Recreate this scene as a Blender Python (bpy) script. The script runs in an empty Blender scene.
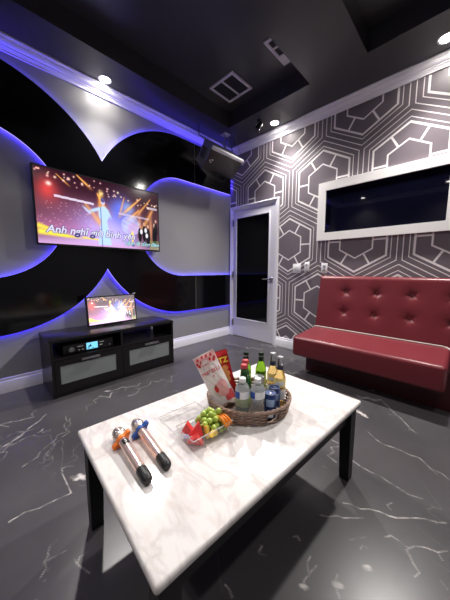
import bpy, bmesh, math, random
import numpy as np
from mathutils import Matrix, Vector
random.seed(7)
C = bpy.context.scene.collection
PI = math.pi

# ------------------------------------------------------------------ helpers
ROOT = {}

def tag(o, label=None, cat=None, group=None, kind=None):
    if label: o['label'] = label
    if cat: o['category'] = cat
    if group: o['group'] = group
    if kind: o['kind'] = kind
    return o

def thing(name, label, cat, loc=(0, 0, 0), rotz=0.0, group=None, kind=None, mat=None):
    o = bpy.data.objects.new(name, None)
    C.objects.link(o)
    o.empty_display_size = 0.05
    m = mat if mat is not None else Matrix.Translation(loc) @ Matrix.Rotation(rotz, 4, 'Z')
    o.matrix_world = m
    ROOT[o.name] = m.copy()
    return tag(o, label, cat, group, kind)

def root_matrix(p):
    while p is not None:
        if p.name in ROOT: return ROOT[p.name]
        p = p.parent
    return Matrix()

class MB:
    """collects shapes into one mesh; coordinates are world unless built with local=True"""
    def __init__(self): self.bm = bmesh.new()
    def _xf(self, verts, M):
        if M is not None: bmesh.ops.transform(self.bm, matrix=M, verts=verts)
    def box(self, lo, hi, bevel=0.0, seg=2, M=None):
        cx = [(lo[i] + hi[i]) / 2 for i in range(3)]; s = [hi[i] - lo[i] for i in range(3)]
        r = bmesh.ops.create_cube(self.bm, size=1.0, matrix=Matrix.Translation(cx) @ Matrix.Diagonal((*s, 1)))
        vs = r['verts']
        if bevel > 0:
            es = list({e for v in vs for e in v.link_edges})
            rb = bmesh.ops.bevel(self.bm, geom=es, offset=bevel, segments=seg, profile=0.5, affect='EDGES')
            vs = list({v for f in rb['faces'] for v in f.verts} | {v for v in vs if v.is_valid})
            # every vertex of this island
            seen = set(vs); st = list(vs)
            while st:
                v = st.pop()
                for e in v.link_edges:
                    o = e.other_vert(v)
                    if o not in seen: seen.add(o); st.append(o)
            vs = list(seen)
        self._xf(vs, M); return self
    def lathe(self, prof, seg=24, M=None, sx=1.0, sy=1.0, caps=True):
        rings = []
        vs = []
        for r, z in prof:
            if r < 1e-6:
                v = self.bm.verts.new((0, 0, z)); rings.append([v]); vs.append(v)
            else:
                ring = [self.bm.verts.new((sx * r * math.cos(2 * PI * k / seg), sy * r * math.sin(2 * PI * k / seg), z)) for k in range(seg)]
                rings.append(ring); vs += ring
        for a, b in zip(rings[:-1], rings[1:]):
            for k in range(seg):
                k2 = (k + 1) % seg
                if len(a) == 1 and len(b) == 1: continue
                if len(a) == 1: self.bm.faces.new((a[0], b[k2], b[k]))
                elif len(b) == 1: self.bm.faces.new((a[k], a[k2], b[0]))
                else: self.bm.faces.new((a[k], a[k2], b[k2], b[k]))
        caps = caps and prof[0] != prof[-1]
        if caps and len(rings[0]) > 1: self.bm.faces.new(list(reversed(rings[0])))
        if caps and len(rings[-1]) > 1: self.bm.faces.new(rings[-1])
        self._xf(vs, M); return self
    def cyl(self, p0, p1, r0, r1=None, seg=16):
        r1 = r0 if r1 is None else r1
        p0 = Vector(p0); p1 = Vector(p1); d = p1 - p0
        M = Matrix.Translation(p0) @ d.to_track_quat('Z', 'Y').to_matrix().to_4x4()
        return self.lathe([(r0, 0), (r1, d.length)], seg, M)
    def ball(self, c, r, seg=16, M=None, sq=(1, 1, 1)):
        n = seg // 2
        prof = [(r * math.sin(PI * k / n) * 1.0, -r * math.cos(PI * k / n)) for k in range(n + 1)]
        prof[0] = (0, -r); prof[-1] = (0, r)
        T = Matrix.Translation(c) @ (M if M is not None else Matrix()) @ Matrix.Diagonal((*sq, 1))
        return self.lathe(prof, seg, T)
    def tube(self, pts, r, seg=8, closed=False):
        pts = [Vector(p) for p in pts]; n = len(pts); rings = []
        up = None
        for i, p in enumerate(pts):
            if closed: t = pts[(i + 1) % n] - pts[i - 1]
            else: t = pts[min(i + 1, n - 1)] - pts[max(i - 1, 0)]
            t.normalize()
            if up is None:
                up = Vector((0, 0, 1)) if abs(t.z) < 0.9 else Vector((1, 0, 0))
            u = (up - t * up.dot(t)).normalized(); v = t.cross(u); up = u
            rr = r[i] if isinstance(r, (list, tuple)) else r
            rings.append([self.bm.verts.new(p + (u * math.cos(2 * PI * k / seg) + v * math.sin(2 * PI * k / seg)) * rr) for k in range(seg)])
        m = n if closed else n - 1
        for i in range(m):
            a = rings[i]; b = rings[(i + 1) % n]
            for k in range(seg):
                k2 = (k + 1) % seg
                self.bm.faces.new((a[k], a[k2], b[k2], b[k]))
        if not closed:
            self.bm.faces.new(list(reversed(rings[0]))); self.bm.faces.new(rings[-1])
        return self
    def prism(self, poly, f0, f1):
        """poly: list of 2D points; f0/f1 map a 2D point to 3D for the two end caps"""
        a = [self.bm.verts.new(f0(p)) for p in poly]; b = [self.bm.verts.new(f1(p)) for p in poly]
        n = len(poly)
        for k in range(n):
            k2 = (k + 1) % n
            self.bm.faces.new((a[k], a[k2], b[k2], b[k]))
        self.bm.faces.new(list(reversed(a))); self.bm.faces.new(b)
        return self
    def grid(self, fn, nu, nv, closed_u=False):
        vs = [[self.bm.verts.new(fn(i / nu, j / nv)) for j in range(nv + 1)] for i in range(nu + 1)]
        for i in range(nu):
            for j in range(nv):
                self.bm.faces.new((vs[i][j], vs[i + 1][j], vs[i + 1][j + 1], vs[i][j + 1]))
        return self
    def build(self, name, mat, parent=None, local=False, smooth=40, recalc=True):
        if recalc: bmesh.ops.recalc_face_normals(self.bm, faces=self.bm.faces[:])
        me = bpy.data.meshes.new(name)
        if parent is not None and not local:
            bmesh.ops.transform(self.bm, matrix=root_matrix(parent).inverted(), verts=self.bm.verts[:])
        self.bm.to_mesh(me); self.bm.free()
        if mat is not None: me.materials.append(mat)
        if smooth:
            me.shade_smooth(); me.set_sharp_from_angle(angle=math.radians(smooth))
        o = bpy.data.objects.new(name, me); C.objects.link(o)
        if parent is not None: o.parent = parent
        return o

def struct(o): o['kind'] = 'structure'; return o

def text_mesh(body, size, M, name, mat, parent, extrude=0.0006, offset=0.0, align='CENTER', shear=0.0, local=False):
    cu = bpy.data.curves.new(name, 'FONT')
    cu.body = body; cu.size = size; cu.align_x = align; cu.align_y = 'CENTER'
    cu.extrude = extrude; cu.offset = offset; cu.shear = shear; cu.resolution_u = 3
    t = bpy.data.objects.new(name + '_curve', cu); C.objects.link(t)
    dg = bpy.context.evaluated_depsgraph_get(); dg.update()
    me = bpy.data.meshes.new_from_object(t.evaluated_get(dg))
    bpy.data.objects.remove(t); bpy.data.curves.remove(cu)
    MM = M if local else root_matrix(parent).inverted() @ M
    me.transform(MM); me.materials.clear(); me.materials.append(mat)
    me.name = name
    o = bpy.data.objects.new(name, me); C.objects.link(o); o.parent = parent
    return o

def frame(origin, x, y):
    x = Vector(x).normalized(); y = Vector(y); y = (y - x * y.dot(x)).normalized(); z = x.cross(y)
    M = Matrix((x, y, z)).transposed().to_4x4(); M.translation = Vector(origin); return M

# ------------------------------------------------------------------ materials
def lin(c):
    f = lambda v: v / 12.92 if v <= 0.04045 else ((v + 0.055) / 1.055) ** 2.4
    return tuple(f(v) for v in c)
def h(r, g, b): return lin((r / 255, g / 255, b / 255))

def mat(name, col, rough=0.5, metal=0.0, spec=0.5, emit=None, es=0.0, trans=0.0, ior=1.45, coat=0.0, sss=0.0,
        bump=None, alpha=1.0, aniso=0.0):
    m = bpy.data.materials.new(name); m.use_nodes = True
    nt = m.node_tree; b = nt.nodes['Principled BSDF']
    b.inputs['Base Color'].default_value = (*col, 1)
    b.inputs['Roughness'].default_value = rough
    b.inputs['Metallic'].default_value = metal
    b.inputs['Specular IOR Level'].default_value = spec
    b.inputs['IOR'].default_value = ior
    b.inputs['Transmission Weight'].default_value = trans
    b.inputs['Coat Weight'].default_value = coat
    b.inputs['Coat Roughness'].default_value = 0.08
    b.inputs['Anisotropic'].default_value = aniso
    if sss: b.inputs['Subsurface Weight'].default_value = sss; b.inputs['Subsurface Scale'].default_value = 0.01
    if emit: b.inputs['Emission Color'].default_value = (*emit, 1); b.inputs['Emission Strength'].default_value = es
    if bump:
        sc, st, dist = bump
        tc = nt.nodes.new('ShaderNodeTexCoord'); n = nt.nodes.new('ShaderNodeTexNoise'); bp = nt.nodes.new('ShaderNodeBump')
        n.inputs['Scale'].default_value = sc; n.inputs['Detail'].default_value = 3
        bp.inputs['Strength'].default_value = st; bp.inputs['Distance'].default_value = dist
        nt.links.new(tc.outputs['Object'], n.inputs['Vector']); nt.links.new(n.outputs['Fac'], bp.inputs['Height'])
        nt.links.new(bp.outputs['Normal'], b.inputs['Normal'])
    return m

def mathn(nt, op, a, b=None, c=None):
    n = nt.nodes.new('ShaderNodeMath'); n.operation = op
    for i, v in enumerate((a, b, c)):
        if v is None: continue
        if isinstance(v, (int, float)): n.inputs[i].default_value = v
        else: nt.links.new(v, n.inputs[i])
    return n.outputs[0]

M = {}
M['panel'] = mat('black_gloss', (0.0035, 0.0035, 0.0045), 0.11, spec=0.5)
M['edge'] = mat('lit_acrylic_edge', h(225, 225, 235), 0.35, emit=h(205, 196, 255), es=0.75)
M['led'] = mat('blue_led', (0.02, 0.02, 0.2), 0.5, emit=(0.028, 0.010, 1.0), es=25.0)
M['wallA'] = mat('grey_wall_paint', h(154, 153, 156), 0.30, spec=0.5, bump=(90, 0.06, 0.002))
M['wallB_plain'] = mat('dark_wall_paint', h(95, 92, 98), 0.5)
M['ceil'] = mat('black_ceiling_paint', h(60, 59, 63), 0.33, spec=0.55, bump=(220, 0.25, 0.002))
M['trim'] = mat('white_trim_paint', h(242, 240, 246), 0.3)
M['door'] = mat('white_door_paint', h(226, 224, 232), 0.32)
M['glass_black'] = mat('black_glass', (0.002, 0.002, 0.003), 0.05, spec=0.18)
M['glass_navy'] = mat('navy_glass', (0.003, 0.003, 0.010), 0.03, spec=0.5)
M['frame_white'] = mat('white_frame_paint', h(246, 243, 241), 0.4)
M['chrome'] = mat('chrome', h(200, 200, 205), 0.18, metal=1)
M['steel'] = mat('brushed_steel', h(165, 165, 170), 0.35, metal=1)
M['black_plastic'] = mat('black_plastic', h(22, 22, 24), 0.35)
M['black_matte'] = mat('black_matte', h(16, 16, 17), 0.6)
M['blackwood'] = mat('black_brown_wood', h(25, 23, 25), 0.28, spec=0.5, bump=(60, 0.05, 0.001))
M['tablewood'] = mat('black_table_wood', h(17, 16, 17), 0.4)
M['frost'] = mat('frosted_glass', h(132, 138, 138), 0.35, spec=0.5)
M['white_plastic'] = mat('white_plastic', h(232, 230, 232), 0.35)
M['vent_white'] = mat('vent_white', h(205, 200, 210), 0.45)
M['vent_dark'] = mat('vent_dark', h(38, 36, 42), 0.6)
M['vinyl'] = mat('red_vinyl', h(108, 39, 46), 0.33, spec=0.5, bump=(350, 0.12, 0.001))
M['vinyl_shaded'] = mat('shaded_plinth_vinyl', h(62, 17, 23), 0.5)  # red vinyl with the shade under the seat put into its colour
M['seat_highlight'] = mat('highlight_grey', h(178, 172, 165), 0.35)
M['button'] = mat('button_vinyl', h(105, 24, 32), 0.3)
M['lamp'] = mat('lamp_lens', (1, 1, 1), 0.5, emit=(1.0, 0.95, 0.88), es=170.0)
M['lamp_dim'] = mat('lamp_lens_dimmed', (1, 1, 1), 0.5, emit=(1.0, 0.95, 0.88), es=45.0)
M['lcd'] = mat('lcd_blue', (0.1, 0.3, 0.4), 0.3, emit=h(120, 205, 240), es=1.2)
M['lcd_dark'] = mat('lcd_dark', h(20, 40, 60), 0.3)
M['print_white'] = mat('white_print', h(225, 225, 225), 0.5)
M['print_grey'] = mat('grey_print', h(150, 150, 152), 0.5)
M['grille'] = mat('speaker_grille', h(72, 70, 68), 0.34, metal=0.8, aniso=0.5, bump=(900, 0.2, 0.001))
M['spk_body'] = mat('speaker_body', h(84, 84, 92), 0.5, bump=(300, 0.3, 0.001))
M['spk_lip'] = mat('speaker_lip', h(222, 220, 222), 0.45)
M['wicker'] = mat('brown_wicker', h(150, 124, 110), 0.55, bump=(140, 0.5, 0.003))
M['wicker_dark'] = mat('dark_wicker', h(104, 82, 72), 0.6, bump=(140, 0.5, 0.003))
M['water'] = mat('water_bottle_plastic', (0.90, 0.93, 0.95), 0.06, trans=0.82, ior=1.2)
M['cap_white'] = mat('white_cap', h(236, 238, 240), 0.4)
M['label_white'] = mat('white_label', h(232, 234, 238), 0.4)
M['label_blue'] = mat('blue_label', h(30, 78, 176), 0.4)
M['glass_green'] = mat('green_glass', (0.012, 0.16, 0.03), 0.05, trans=0.75, ior=1.45)
M['glass_lime'] = mat('lime_glass', (0.30, 0.62, 0.04), 0.05, trans=0.7, ior=1.4)
M['foil_green'] = mat('dark_green_foil', h(22, 44, 32), 0.35, metal=0.2)
M['cap_red'] = mat('red_cap', h(196, 70, 76), 0.4)
M['label_lime'] = mat('lime_label', h(168, 196, 62), 0.5)
M['beer'] = mat('amber_beer_glass', (0.80, 0.60, 0.24), 0.04, trans=0.85, ior=1.36)
M['clear'] = mat('clear_glass', (0.92, 0.93, 0.92), 0.05, trans=0.95, ior=1.3)
M['label_yellow'] = mat('yellow_label', h(246, 222, 140), 0.5)
M['label_navy'] = mat('navy_label', h(40, 44, 74), 0.5)
M['can_blue'] = mat('blue_can', h(28, 56, 112), 0.3, metal=0.25)
M['can_pale'] = mat('pale_can_print', h(150, 178, 214), 0.35, metal=0.2)
M['can_silver'] = mat('silver_can', h(208, 210, 212), 0.28, metal=0.8)
M['can_green'] = mat('green_can', h(60, 92, 62), 0.35, metal=0.3)
M['bag_white'] = mat('white_snack_bag', h(238, 228, 226), 0.35, bump=(22, 0.55, 0.012))
M['bag_pink'] = mat('pink_bag_print', h(226, 84, 92), 0.4)
M['bag_rose'] = mat('rose_bag_print', h(236, 172, 172), 0.4)
M['bag_red'] = mat('red_snack_bag', h(176, 34, 34), 0.3, bump=(26, 0.6, 0.01))
M['bag_text'] = mat('bag_red_lettering', h(206, 92, 100), 0.5)
M['bag_yellow'] = mat('yellow_lettering', h(238, 206, 70), 0.45)
M['chip'] = mat('chip_print', h(206, 138, 78), 0.5)
M['strawberry'] = mat('strawberry_print', h(206, 44, 52), 0.45)
M['leafgreen'] = mat('leaf_print', h(70, 110, 50), 0.5)
M['grape'] = mat('green_grape_skin', h(172, 194, 92), 0.25, sss=0.25)
M['melon'] = mat('watermelon_flesh', h(226, 72, 74), 0.4, sss=0.15, bump=(160, 0.3, 0.003))
M['mango'] = mat('mango_flesh', h(246, 208, 88), 0.4, sss=0.15)
M['orange'] = mat('orange_flesh', h(240, 166, 66), 0.4, sss=0.1)
M['peel'] = mat('orange_peel', h(232, 132, 30), 0.45)
M['rose_gold'] = mat('rose_gold_metal', h(240, 210, 196), 0.25, metal=0.72)
M['mic_mesh'] = mat('mic_wire_mesh', h(196, 182, 172), 0.35, metal=0.9, bump=(1500, 0.35, 0.002))
M['mic_band'] = mat('mic_band', h(236, 226, 218), 0.18, metal=0.9)
M['rubber_black'] = mat('rubber_black', h(26, 26, 28), 0.45)
M['ring_orange'] = mat('orange_silicone', h(240, 128, 52), 0.45)
M['ring_blue'] = mat('blue_silicone', h(30, 76, 158), 0.45)
M['text_white'] = mat('lyric_white', (0, 0, 0), 0.5, emit=h(228, 226, 250), es=1.0)
M['text_dark'] = mat('lyric_outline_lettering', (0, 0, 0), 0.5, emit=h(70, 58, 130), es=1.0)
M['text_cyan'] = mat('lyric_cyan', (0, 0, 0), 0.5, emit=h(170, 232, 226), es=1.0)

def clear_plastic(name='clear_plastic', base=0.12, haze=0.35):
    m = bpy.data.materials.new(name); m.use_nodes = True; nt = m.node_tree
    nt.nodes.clear()
    out = nt.nodes.new('ShaderNodeOutputMaterial'); mix = nt.nodes.new('ShaderNodeMixShader')
    tr = nt.nodes.new('ShaderNodeBsdfTransparent'); gl = nt.nodes.new('ShaderNodeBsdfGlossy'); fr = nt.nodes.new('ShaderNodeLayerWeight')
    tr.inputs[0].default_value = (0.96, 0.96, 0.965, 1); gl.inputs['Roughness'].default_value = 0.06
    fr.inputs['Blend'].default_value = 0.3
    nt.links.new(mathn(nt, 'ADD', mathn(nt, 'MULTIPLY', mathn(nt, 'POWER', fr.outputs['Facing'], 4.0), 0.6), base), mix.inputs[0]); nt.links.new(tr.outputs[0], mix.inputs[1]); df = nt.nodes.new('ShaderNodeBsdfDiffuse'); df.inputs[0].default_value = (0.9, 0.9, 0.92, 1); m2 = nt.nodes.new('ShaderNodeMixShader'); m2.inputs[0].default_value = haze
    nt.links.new(gl.outputs[0], m2.inputs[1]); nt.links.new(df.outputs[0], m2.inputs[2]); nt.links.new(m2.outputs[0], mix.inputs[2])
    nt.links.new(mix.outputs[0], out.inputs[0]); return m
M['clamshell'] = clear_plastic()
M['clam_rim'] = clear_plastic('clear_plastic_rim', 0.5, 0.6)

def marble_table():
    m = mat('white_marble', (0.8, 0.8, 0.8), 0.16, spec=0.5); nt = m.node_tree; b = nt.nodes['Principled BSDF']
    tc = nt.nodes.new('ShaderNodeTexCoord'); mp = nt.nodes.new('ShaderNodeMapping')
    mp.inputs['Rotation'].default_value = (0, 0, 0.9); mp.inputs['Scale'].default_value = (1.0, 2.2, 1.0)
    nt.links.new(tc.outputs['Object'], mp.inputs[0])
    n1 = nt.nodes.new('ShaderNodeTexNoise'); n1.inputs['Scale'].default_value = 3.2; n1.inputs['Detail'].default_value = 6; n1.inputs['Distortion'].default_value = 1.4
    n2 = nt.nodes.new('ShaderNodeTexNoise'); n2.inputs['Scale'].default_value = 7.5; n2.inputs['Detail'].default_value = 5; n2.inputs['Distortion'].default_value = 2.0
    nt.links.new(mp.outputs[0], n1.inputs['Vector']); nt.links.new(mp.outputs[0], n2.inputs['Vector'])
    v = mathn(nt, 'ABSOLUTE', mathn(nt, 'SUBTRACT', n1.outputs['Fac'], 0.5))
    r = nt.nodes.new('ShaderNodeValToRGB'); nt.links.new(v, r.inputs[0])
    e = r.color_ramp.elements
    e[0].position = 0.0; e[0].color = (*h(208, 201, 199), 1); e[1].position = 0.06; e[1].color = (*h(224, 219, 217), 1)
    r2 = nt.nodes.new('ShaderNodeValToRGB'); nt.links.new(n2.outputs['Fac'], r2.inputs[0])
    e = r2.color_ramp.elements
    e[0].position = 0.33; e[0].color = (*h(214, 196, 186), 1); e[1].position = 0.47; e[1].color = (1, 1, 1, 1)
    mx = nt.nodes.new('ShaderNodeMix'); mx.data_type = 'RGBA'; mx.blend_type = 'MULTIPLY'; mx.inputs[0].default_value = 0.20
    nt.links.new(r.outputs[0], mx.inputs[6]); nt.links.new(r2.outputs[0], mx.inputs[7])
    nt.links.new(mx.outputs[2], b.inputs['Base Color']); return m
M['marble'] = marble_table()

def floor_marble():
    m = mat('black_marble_tile', (0.03, 0.03, 0.03), 0.30, spec=0.5); nt = m.node_tree; b = nt.nodes['Principled BSDF']
    tc = nt.nodes.new('ShaderNodeTexCoord')
    n0 = nt.nodes.new('ShaderNodeTexNoise'); n0.inputs['Scale'].default_value = 1.7; n0.inputs['Detail'].default_value = 6
    nt.links.new(tc.outputs['Object'], n0.inputs['Vector'])
    r0 = nt.nodes.new('ShaderNodeValToRGB'); e = r0.color_ramp.elements
    e[0].position = 0.3; e[0].color = (*h(58, 56, 59), 1); e[1].position = 0.75; e[1].color = (*h(80, 77, 80), 1)
    nt.links.new(n0.outputs['Fac'], r0.inputs[0])
    # fine procedural hairlines, broken up
    n1 = nt.nodes.new('ShaderNodeTexNoise'); n1.inputs['Scale'].default_value = 2.1; n1.inputs['Detail'].default_value = 7; n1.inputs['Distortion'].default_value = 0.7
    n2 = nt.nodes.new('ShaderNodeTexNoise'); n2.inputs['Scale'].default_value = 1.3; n2.inputs['Detail'].default_value = 2
    nt.links.new(tc.outputs['Object'], n1.inputs['Vector']); nt.links.new(tc.outputs['Object'], n2.inputs['Vector'])
    v = mathn(nt, 'ABSOLUTE', mathn(nt, 'SUBTRACT', n1.outputs['Fac'], 0.5))
    line = mathn(nt, 'SUBTRACT', 1.0, mathn(nt, 'MULTIPLY', v, 210.0)); line = mathn(nt, 'MAXIMUM', line, 0.0)
    msk = mathn(nt, 'MULTIPLY', mathn(nt, 'MAXIMUM', mathn(nt, 'SUBTRACT', n2.outputs['Fac'], 0.53), 0.0), 1.7)
    line = mathn(nt, 'MULTIPLY', line, msk)
    at = nt.nodes.new('ShaderNodeAttribute'); at.attribute_name = 'vein'
    jt = nt.nodes.new('ShaderNodeAttribute'); jt.attribute_name = 'joint'
    n3 = nt.nodes.new('ShaderNodeTexNoise'); n3.inputs['Scale'].default_value = 26; n3.inputs['Detail'].default_value = 4; nt.links.new(tc.outputs['Object'], n3.inputs['Vector'])
    brk = mathn(nt, 'MAXIMUM', mathn(nt, 'MINIMUM', mathn(nt, 'MULTIPLY', mathn(nt, 'SUBTRACT', n3.outputs['Fac'], 0.30), 3.6), 1.15), 0.15)
    fac = mathn(nt, 'MINIMUM', mathn(nt, 'ADD', line, mathn(nt, 'MULTIPLY', at.outputs['Fac'], brk)), 1.0)
    mx = nt.nodes.new('ShaderNodeMix'); mx.data_type = 'RGBA'
    nt.links.new(fac, mx.inputs[0]); nt.links.new(r0.outputs[0], mx.inputs[6]); mx.inputs[7].default_value = (*h(222, 214, 210), 1)
    mj = nt.nodes.new('ShaderNodeMix'); mj.data_type = 'RGBA'
    nt.links.new(jt.outputs['Fac'], mj.inputs[0]); nt.links.new(mx.outputs[2], mj.inputs[6]); mj.inputs[7].default_value = (*h(34, 33, 35), 1)
    nt.links.new(mj.outputs[2], b.inputs['Base Color']); return m
M['floor'] = floor_marble()

def hex_wallpaper():
    m = mat('hexagon_wallpaper', (0.1, 0.1, 0.1), 0.42, spec=0.4); nt = m.node_tree; b = nt.nodes['Principled BSDF']
    tc = nt.nodes.new('ShaderNodeTexCoord'); sp = nt.nodes.new('ShaderNodeSeparateXYZ'); nt.links.new(tc.outputs['Object'], sp.inputs[0])
    W = 0.806; HH = W * math.sqrt(3)
    px = mathn(nt, 'ADD', sp.outputs['X'], 1.716 + 20 * W); pz = mathn(nt, 'ADD', sp.outputs['Z'], -1.368 + 10 * HH)
    def cell(ox, oz):
        ax = mathn(nt, 'ABSOLUTE', mathn(nt, 'SUBTRACT', mathn(nt, 'MODULO', mathn(nt, 'ADD', px, W / 2 + ox), W), W / 2))
        az = mathn(nt, 'ABSOLUTE', mathn(nt, 'SUBTRACT', mathn(nt, 'MODULO', mathn(nt, 'ADD', pz, HH / 2 + oz), HH), HH / 2))
        d = mathn(nt, 'MAXIMUM', ax, mathn(nt, 'ADD', mathn(nt, 'MULTIPLY', ax, 0.5), mathn(nt, 'MULTIPLY', az, 0.8660254)))
        s = mathn(nt, 'MINIMUM', az, mathn(nt, 'ABSOLUTE', mathn(nt, 'SUBTRACT', mathn(nt, 'MULTIPLY', ax, 0.8660254), mathn(nt, 'MULTIPLY', az, 0.5))))
        return d, s
    d1, s1 = cell(0, 0); d2, s2 = cell(W / 2, HH / 2)
    pick = mathn(nt, 'LESS_THAN', d2, d1)
    def mixf(a, c):
        return mathn(nt, 'ADD', mathn(nt, 'MULTIPLY', a, mathn(nt, 'SUBTRACT', 1.0, pick)), mathn(nt, 'MULTIPLY', c, pick))
    d = mixf(d1, d2); s = mixf(s1, s2)
    def line(r, w): return mathn(nt, 'LESS_THAN', mathn(nt, 'ABSOLUTE', mathn(nt, 'SUBTRACT', d, r)), w)
    L = line(0.163, 0.0075)
    for r, w in ((0.290, 0.0095), (0.328, 0.0038), (0.379, 0.0042)): L = mathn(nt, 'MAXIMUM', L, line(r, w))
    spoke = mathn(nt, 'MULTIPLY', mathn(nt, 'LESS_THAN', s, 0.0095), mathn(nt, 'MULTIPLY', mathn(nt, 'GREATER_THAN', d, 0.163), mathn(nt, 'LESS_THAN', d, 0.29)))
    L = mathn(nt, 'MAXIMUM', L, spoke)
    mx = nt.nodes.new('ShaderNodeMix'); mx.data_type = 'RGBA'; nt.links.new(L, mx.inputs[0])
    mx.inputs[6].default_value = (*h(114, 105, 112), 1); mx.inputs[7].default_value = (*h(238, 232, 232), 1)
    nt.links.new(mx.outputs[2], b.inputs['Base Color']); return m
M['hex'] = hex_wallpaper()

# ------------------------------------------------------------------ dimensions
XA, YB = -2.76, 2.94          # tv wall, patterned wall
XR, YN = 0.78, -1.40          # right wall, wall behind the viewer
ZS, ZC = 2.82, 3.00           # soffit and coffer heights

# ------------------------------------------------------------------ floor with painted veins
def build_floor():
    x0, x1, y0, y1 = XA, XR, YN, YB
    dx = 0.0046
    xs = np.concatenate([np.arange(x0, 0.42, dx), np.linspace(0.42, x1, 12)]); ys = np.concatenate([np.linspace(y0, -0.12, 30, endpoint=False), np.arange(-0.12, y1, dx), [y1]])
    nx, ny = len(xs), len(ys)
    X, Y = np.meshgrid(xs, ys, indexing='ij')
    vein = np.zeros_like(X); joint = np.zeros_like(X)
    rs = np.random.RandomState(3)
    def seg(A, a, b, w, s):
        a = np.array(a); b = np.array(b); lo = np.minimum(a, b) - 0.05; hi = np.maximum(a, b) + 0.05
        i0, i1 = np.searchsorted(xs, lo[0]), np.searchsorted(xs, hi[0]); j0, j1 = np.searchsorted(ys, lo[1]), np.searchsorted(ys, hi[1])
        if i1 <= i0 or j1 <= j0: return
        px = X[i0:i1, j0:j1]; py = Y[i0:i1, j0:j1]; d = b - a; L2 = max(d @ d, 1e-9)
        t = np.clip(((px - a[0]) * d[0] + (py - a[1]) * d[1]) / L2, 0, 1)
        dist = np.hypot(px - a[0] - t * d[0], py - a[1] - t * d[1])
        val = np.clip(1.25 - dist / max(w * 0.38, 0.0025), 0, 1) * s
        A[i0:i1, j0:j1] = np.maximum(A[i0:i1, j0:j1], val)
    def path(pts, w=0.006, s=0.8, jit=0.012, branch=True):
        P = [np.array(p, float) for p in pts]; out = [P[0]]
        for a, b in zip(P[:-1], P[1:]):
            n = max(2, int(np.linalg.norm(b - a) / 0.035)); d = (b - a) / max(np.linalg.norm(b - a), 1e-6); nrm = np.array([-d[1], d[0]])
            for k in range(1, n + 1):
                q = a + (b - a) * k / n
                if k < n: q = q + nrm * rs.normal(0, jit)
                out.append(q)
        for a, b in zip(out[:-1], out[1:]):
            seg(vein, a, b, w * rs.uniform(0.75, 1.3), s * rs.uniform(0.55, 1.0))
            if branch and rs.rand() < 0.10:
                ang = rs.uniform(0, 2 * PI); seg(vein, a, a + np.array([math.cos(ang), math.sin(ang)]) * rs.uniform(0.02, 0.08), w * 0.8, s * 0.5)
    def blob(c, rx, ry, ang, s):
        ca, sa = math.cos(ang), math.sin(ang)
        u = (X - c[0]) * ca + (Y - c[1]) * sa; v = -(X - c[0]) * sa + (Y - c[1]) * ca
        e = (u / rx) ** 2 + (v / ry) ** 2 + 0.5 * np.sin(u * 130 + c[0] * 40) * np.cos(v * 170)
        vein[:] = np.maximum(vein, np.clip(1.3 - e, 0, 1) * s)
    for pts, w, s, j in VEINS: path(pts, w, s, j)
    for b in BLOBS: blob(*b)
    for a, b, s in JOINTS: seg(joint, a, b, 0.006, s)
    vs = np.stack([X.ravel(), Y.ravel(), np.zeros(X.size)], 1).astype(np.float32)
    idx = np.arange(nx * ny).reshape(nx, ny)
    q = np.stack([idx[:-1, :-1], idx[1:, :-1], idx[1:, 1:], idx[:-1, 1:]], -1).reshape(-1, 4)
    me = bpy.data.meshes.new('floor')
    me.vertices.add(len(vs)); me.vertices.foreach_set('co', vs.ravel())
    me.loops.add(q.size); me.loops.foreach_set('vertex_index', q.ravel().astype(np.int32))
    me.polygons.add(len(q)); me.polygons.foreach_set('loop_start', (np.arange(len(q)) * 4).astype(np.int32))
    me.update(calc_edges=True)
    for nm, arr in (('vein', vein), ('joint', joint)):
        at = me.attributes.new(nm, 'FLOAT', 'POINT'); at.data.foreach_set('value', arr.ravel().astype(np.float32))
    me.materials.append(M['floor'])
    o = bpy.data.objects.new('floor', me); C.objects.link(o); struct(o)
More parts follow.
